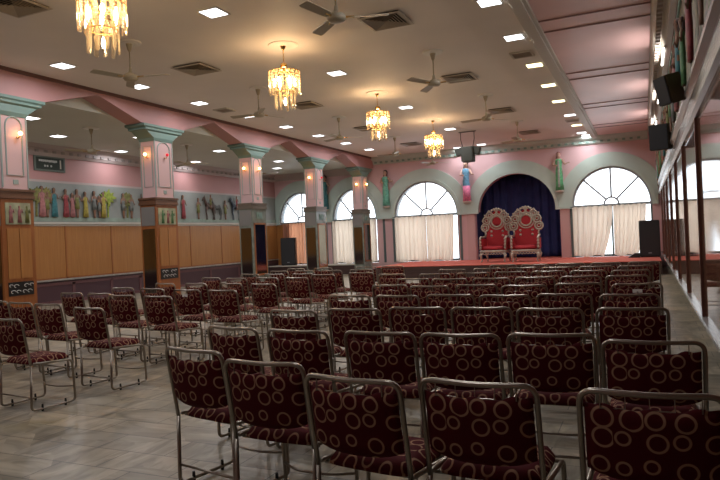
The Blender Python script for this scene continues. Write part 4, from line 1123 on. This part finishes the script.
CH = [
    (-0.01, 2.45, 0.0, 'maroon ring-patterned chair, right block, row nearest camera, nearest mirror wall', 'chairs of the right block'),
    (-0.64, 2.47, -3.2, 'maroon ring-patterned chair, right block, row nearest camera, second from mirror wall', 'chairs of the right block'),
    (-1.17, 2.42, -8.0, 'maroon ring-patterned chair, right block, row nearest camera, third from mirror wall', 'chairs of the right block'),
    (-1.76, 2.65, -3.2, 'maroon ring-patterned chair, right block, row nearest camera, fourth from mirror wall', 'chairs of the right block'),
    (-2.38, 2.88, -11.2, 'maroon ring-patterned chair, right block, row nearest camera, at the left end', 'chairs of the right block'),
    (0.01, 3.541, 1.6, 'maroon ring-patterned chair, right block, second row from camera, nearest mirror wall', 'chairs of the right block'),
    (-0.514, 3.7, 3.2, 'maroon ring-patterned chair, right block, second row from camera, second from mirror wall', 'chairs of the right block'),
    (-1.026, 3.629, 1.6, 'maroon ring-patterned chair, right block, second row from camera, third from mirror wall', 'chairs of the right block'),
    (-1.541, 3.63, -1.6, 'maroon ring-patterned chair, right block, second row from camera, fourth from mirror wall', 'chairs of the right block'),
    (-2.13, 3.63, -4.0, 'maroon ring-patterned chair, right block, second row from camera, fifth from mirror wall', 'chairs of the right block'),
    (-2.7, 3.7, -9.6, 'maroon ring-patterned chair, right block, second row from camera, at the left end', 'chairs of the right block'),
    (-0.11, 4.95, 4.0, 'maroon ring-patterned chair, right block, third row from camera, nearest mirror wall', 'chairs of the right block'),
    (-0.68, 4.9, 1.6, 'maroon ring-patterned chair, right block, third row from camera, second from mirror wall', 'chairs of the right block'),
    (-1.21, 4.94, 1.6, 'maroon ring-patterned chair, right block, third row from camera, third from mirror wall', 'chairs of the right block'),
    (-1.742, 4.92, 1.6, 'maroon ring-patterned chair, right block, third row from camera, fourth from mirror wall', 'chairs of the right block'),
    (-2.254, 4.799, 0.8, 'maroon ring-patterned chair, right block, third row from camera, fifth from mirror wall', 'chairs of the right block'),
    (-2.774, 4.681, -4.8, 'maroon ring-patterned chair, right block, third row from camera, at the left end', 'chairs of the right block'),
    (-0.15, 5.95, 4.8, 'maroon ring-patterned chair, right block, fourth row from camera, nearest mirror wall', 'chairs of the right block'),
    (-0.7, 6.02, 4.8, 'maroon ring-patterned chair, right block, fourth row from camera, second from mirror wall', 'chairs of the right block'),
    (-1.22, 5.92, -0.8, 'maroon ring-patterned chair, right block, fourth row from camera, third from mirror wall', 'chairs of the right block'),
    (-1.76, 5.97, -1.6, 'maroon ring-patterned chair, right block, fourth row from camera, fourth from mirror wall', 'chairs of the right block'),
    (-2.29, 5.9, -4.0, 'maroon ring-patterned chair, right block, fourth row from camera, fifth from mirror wall', 'chairs of the right block'),
    (-2.84, 5.95, -2.4, 'maroon ring-patterned chair, right block, fourth row from camera, at the left end', 'chairs of the right block'),
    (-0.1, 7.05, 8.0, 'maroon ring-patterned chair, right block, fifth row from camera, nearest mirror wall', 'chairs of the right block'),
    (-0.68, 7.15, 4.8, 'maroon ring-patterned chair, right block, fifth row from camera, second from mirror wall', 'chairs of the right block'),
    (-1.22, 6.97, 4.8, 'maroon ring-patterned chair, right block, fifth row from camera, third from mirror wall', 'chairs of the right block'),
    (-1.78, 7.1, -3.2, 'maroon ring-patterned chair, right block, fifth row from camera, fourth from mirror wall', 'chairs of the right block'),
    (-2.31, 7.0, -4.0, 'maroon ring-patterned chair, right block, fifth row from camera, fifth from mirror wall', 'chairs of the right block'),
    (-2.88, 7.2, -4.0, 'maroon ring-patterned chair, right block, fifth row from camera, at the left end', 'chairs of the right block'),
    (-0.22, 8.2, 6.4, 'maroon ring-patterned chair, right block, sixth row from camera, nearest mirror wall', 'chairs of the right block'),
    (-0.75, 8.2, 4.0, 'maroon ring-patterned chair, right block, sixth row from camera, second from mirror wall', 'chairs of the right block'),
    (-1.29, 8.15, 4.8, 'maroon ring-patterned chair, right block, sixth row from camera, third from mirror wall', 'chairs of the right block'),
    (-1.83, 8.1, -3.2, 'maroon ring-patterned chair, right block, sixth row from camera, fourth from mirror wall', 'chairs of the right block'),
    (-2.38, 8.08, 2.4, 'maroon ring-patterned chair, right block, sixth row from camera, fifth from mirror wall', 'chairs of the right block'),
    (-2.93, 8.2, -4.8, 'maroon ring-patterned chair, right block, sixth row from camera, at the left end', 'chairs of the right block'),
    (-0.2, 9.22, 4.8, 'maroon ring-patterned chair, right block, seventh row from camera, nearest mirror wall', 'chairs of the right block'),
    (-0.74, 9.28, -3.2, 'maroon ring-patterned chair, right block, seventh row from camera, second from mirror wall', 'chairs of the right block'),
    (-1.28, 9.3, 4.0, 'maroon ring-patterned chair, right block, seventh row from camera, third from mirror wall', 'chairs of the right block'),
    (-1.82, 9.34, -4.8, 'maroon ring-patterned chair, right block, seventh row from camera, fourth from mirror wall', 'chairs of the right block'),
    (-2.36, 9.22, 4.8, 'maroon ring-patterned chair, right block, seventh row from camera, fifth from mirror wall', 'chairs of the right block'),
    (-2.92, 9.15, 4.8, 'maroon ring-patterned chair, right block, seventh row from camera, sixth from mirror wall', 'chairs of the right block'),
    (-3.66, 9.25, -6.4, 'maroon ring-patterned chair, right block, seventh row from camera, seventh from mirror wall', 'chairs of the right block'),
    (-0.16, 10.2, 3.2, 'maroon ring-patterned chair, right block, eighth row from camera, nearest mirror wall', 'chairs of the right block'),
    (-0.71, 10.25, 1.6, 'maroon ring-patterned chair, right block, eighth row from camera, second from mirror wall', 'chairs of the right block'),
    (-1.26, 10.2, 0.0, 'maroon ring-patterned chair, right block, eighth row from camera, third from mirror wall', 'chairs of the right block'),
    (-1.82, 10.3, 0.0, 'maroon ring-patterned chair, right block, eighth row from camera, fourth from mirror wall', 'chairs of the right block'),
    (-2.38, 10.3, -2.4, 'maroon ring-patterned chair, right block, eighth row from camera, fifth from mirror wall', 'chairs of the right block'),
    (-2.95, 10.2, -3.2, 'maroon ring-patterned chair, right block, eighth row from camera, at the left end', 'chairs of the right block'),
    (-0.04, 11.3, 2.4, 'maroon ring-patterned chair, right block, ninth row from camera, nearest mirror wall', 'chairs of the right block'),
    (-0.62, 11.25, 0.0, 'maroon ring-patterned chair, right block, ninth row from camera, second from mirror wall', 'chairs of the right block'),
    (-1.19, 11.3, 0.8, 'maroon ring-patterned chair, right block, ninth row from camera, third from mirror wall', 'chairs of the right block'),
    (-1.76, 11.2, 0.0, 'maroon ring-patterned chair, right block, ninth row from camera, fourth from mirror wall', 'chairs of the right block'),
    (-2.33, 11.3, 0.0, 'maroon ring-patterned chair, right block, ninth row from camera, at the left end', 'chairs of the right block'),
    (-5.32, 3.9, -6.4, 'maroon ring-patterned chair, left block, row nearest camera, at the left edge of the photo', 'chairs of the left block'),
    (-5.22, 4.74, -6.4, 'maroon ring-patterned chair, left block, second row from camera, nearest the open gangway', 'chairs of the left block'),
    (-6.2, 5.06, -6.4, 'maroon ring-patterned chair, left block, second row from camera, second from the gangway', 'chairs of the left block'),
    (-6.83, 5.2, -6.4, 'maroon ring-patterned chair, left block, second row from camera, third from the gangway', 'chairs of the left block'),
    (-7.45, 5.35, -6.4, 'maroon ring-patterned chair, left block, second row from camera, nearest the arcade', 'chairs of the left block'),
    (-5.36, 5.9, -4.8, 'maroon ring-patterned chair, left block, third row from camera, nearest the open gangway', 'chairs of the left block'),
    (-6.07, 6.04, -4.8, 'maroon ring-patterned chair, left block, third row from camera, second from the gangway', 'chairs of the left block'),
    (-6.72, 6.3, -6.4, 'maroon ring-patterned chair, left block, third row from camera, third from the gangway', 'chairs of the left block'),
    (-7.35, 6.4, -6.4, 'maroon ring-patterned chair, left block, third row from camera, nearest the arcade', 'chairs of the left block'),
    (-4.97, 6.65, -4.8, 'maroon ring-patterned chair, left block, fourth row from camera, nearest the open gangway', 'chairs of the left block'),
    (-5.62, 6.75, -4.8, 'maroon ring-patterned chair, left block, fourth row from camera, second from the gangway', 'chairs of the left block'),
    (-6.42, 6.97, -6.4, 'maroon ring-patterned chair, left block, fourth row from camera, third from the gangway', 'chairs of the left block'),
    (-7.15, 7.15, -6.4, 'maroon ring-patterned chair, left block, fourth row from camera, nearest the arcade', 'chairs of the left block'),
    (-4.97, 7.6, -9.6, 'maroon ring-patterned chair, left block, fifth row from camera, nearest the open gangway', 'chairs of the left block'),
    (-5.67, 7.8, -12.0, 'maroon ring-patterned chair, left block, fifth row from camera, second from the gangway', 'chairs of the left block'),
    (-6.36, 7.86, -9.6, 'maroon ring-patterned chair, left block, fifth row from camera, third from the gangway', 'chairs of the left block'),
    (-7.05, 7.95, -11.2, 'maroon ring-patterned chair, left block, fifth row from camera, nearest the arcade', 'chairs of the left block'),
    (-5.12, 8.8, -9.6, 'maroon ring-patterned chair, left block, sixth row from camera, nearest the open gangway', 'chairs of the left block'),
    (-5.74, 8.9, -8.0, 'maroon ring-patterned chair, left block, sixth row from camera, second from the gangway', 'chairs of the left block'),
    (-6.36, 8.92, -9.6, 'maroon ring-patterned chair, left block, sixth row from camera, third from the gangway', 'chairs of the left block'),
    (-7.1, 9.2, -11.2, 'maroon ring-patterned chair, left block, sixth row from camera, nearest the arcade', 'chairs of the left block'),
    (-5.55, 9.78, -8.0, 'maroon ring-patterned chair, left block, seventh row from camera, nearest the open gangway', 'chairs of the left block'),
    (-6.2, 9.86, -9.6, 'maroon ring-patterned chair, left block, seventh row from camera, second from the gangway', 'chairs of the left block'),
    (-6.82, 10.0, -11.2, 'maroon ring-patterned chair, left block, seventh row from camera, third from the gangway', 'chairs of the left block'),
    (-5.45, 10.7, -8.0, 'maroon ring-patterned chair, left block, eighth row from camera, nearest the open gangway', 'chairs of the left block'),
    (-6.08, 10.78, -9.6, 'maroon ring-patterned chair, left block, eighth row from camera, second from the gangway', 'chairs of the left block'),
    (-6.7, 10.85, -11.2, 'maroon ring-patterned chair, left block, eighth row from camera, third from the gangway', 'chairs of the left block'),
    (-6.1, 11.6, -9.6, 'maroon ring-patterned chair, left block, ninth row from camera, nearest the open gangway', 'chairs of the left block'),
    (-6.8, 11.7, -9.6, 'maroon ring-patterned chair, left block, ninth row from camera, second from the gangway', 'chairs of the left block'),
    (-4.98, 9.45, -6, 'maroon chair in the gap between blocks, left one of the nearer pair', 'chairs between the blocks'),
    (-4.43, 9.8, -4, 'maroon chair in the gap between blocks, right one of the nearer pair', 'chairs between the blocks'),
    (-5.2, 11.75, -4, 'maroon chair in the gap between blocks, left one of the farthest pair', 'chairs between the blocks'),
    (-4.62, 11.75, 2, 'maroon chair in the gap between blocks, right one of the farthest pair', 'chairs between the blocks'),
    (-4.85, 10.75, 0, 'maroon chair in the gap between blocks, alone between the nearer and farthest pairs', 'chairs between the blocks'),
]
used = False
for X, Y, a, lab, grp in CH:
    th_ = R(a)
    ox, oy = X - (.28 * math.sin(th_)), Y + .28 * math.cos(th_)
    if not used: c_ = chair0; c_.location = (ox, oy, 0); c_.rotation_euler = (0, 0, th_); c_['label'] = lab; c_['group'] = grp; used = True
    else: c_ = dup(chair0, (ox, oy, 0), th_, lab, grp)

for o in [o for o in bpy.data.objects if o.get('label') in ('maroon ring-patterned chair, left block, fourth row from camera, second from the gangway', 'maroon ring-patterned chair, right block, fifth row from camera, nearest mirror wall')]:
    st_ = obj('paper_sticker', B(-.045, .045, -.312, -.305, .765, .80), paperm, o); st_['label'] = 'small white paper sticker'
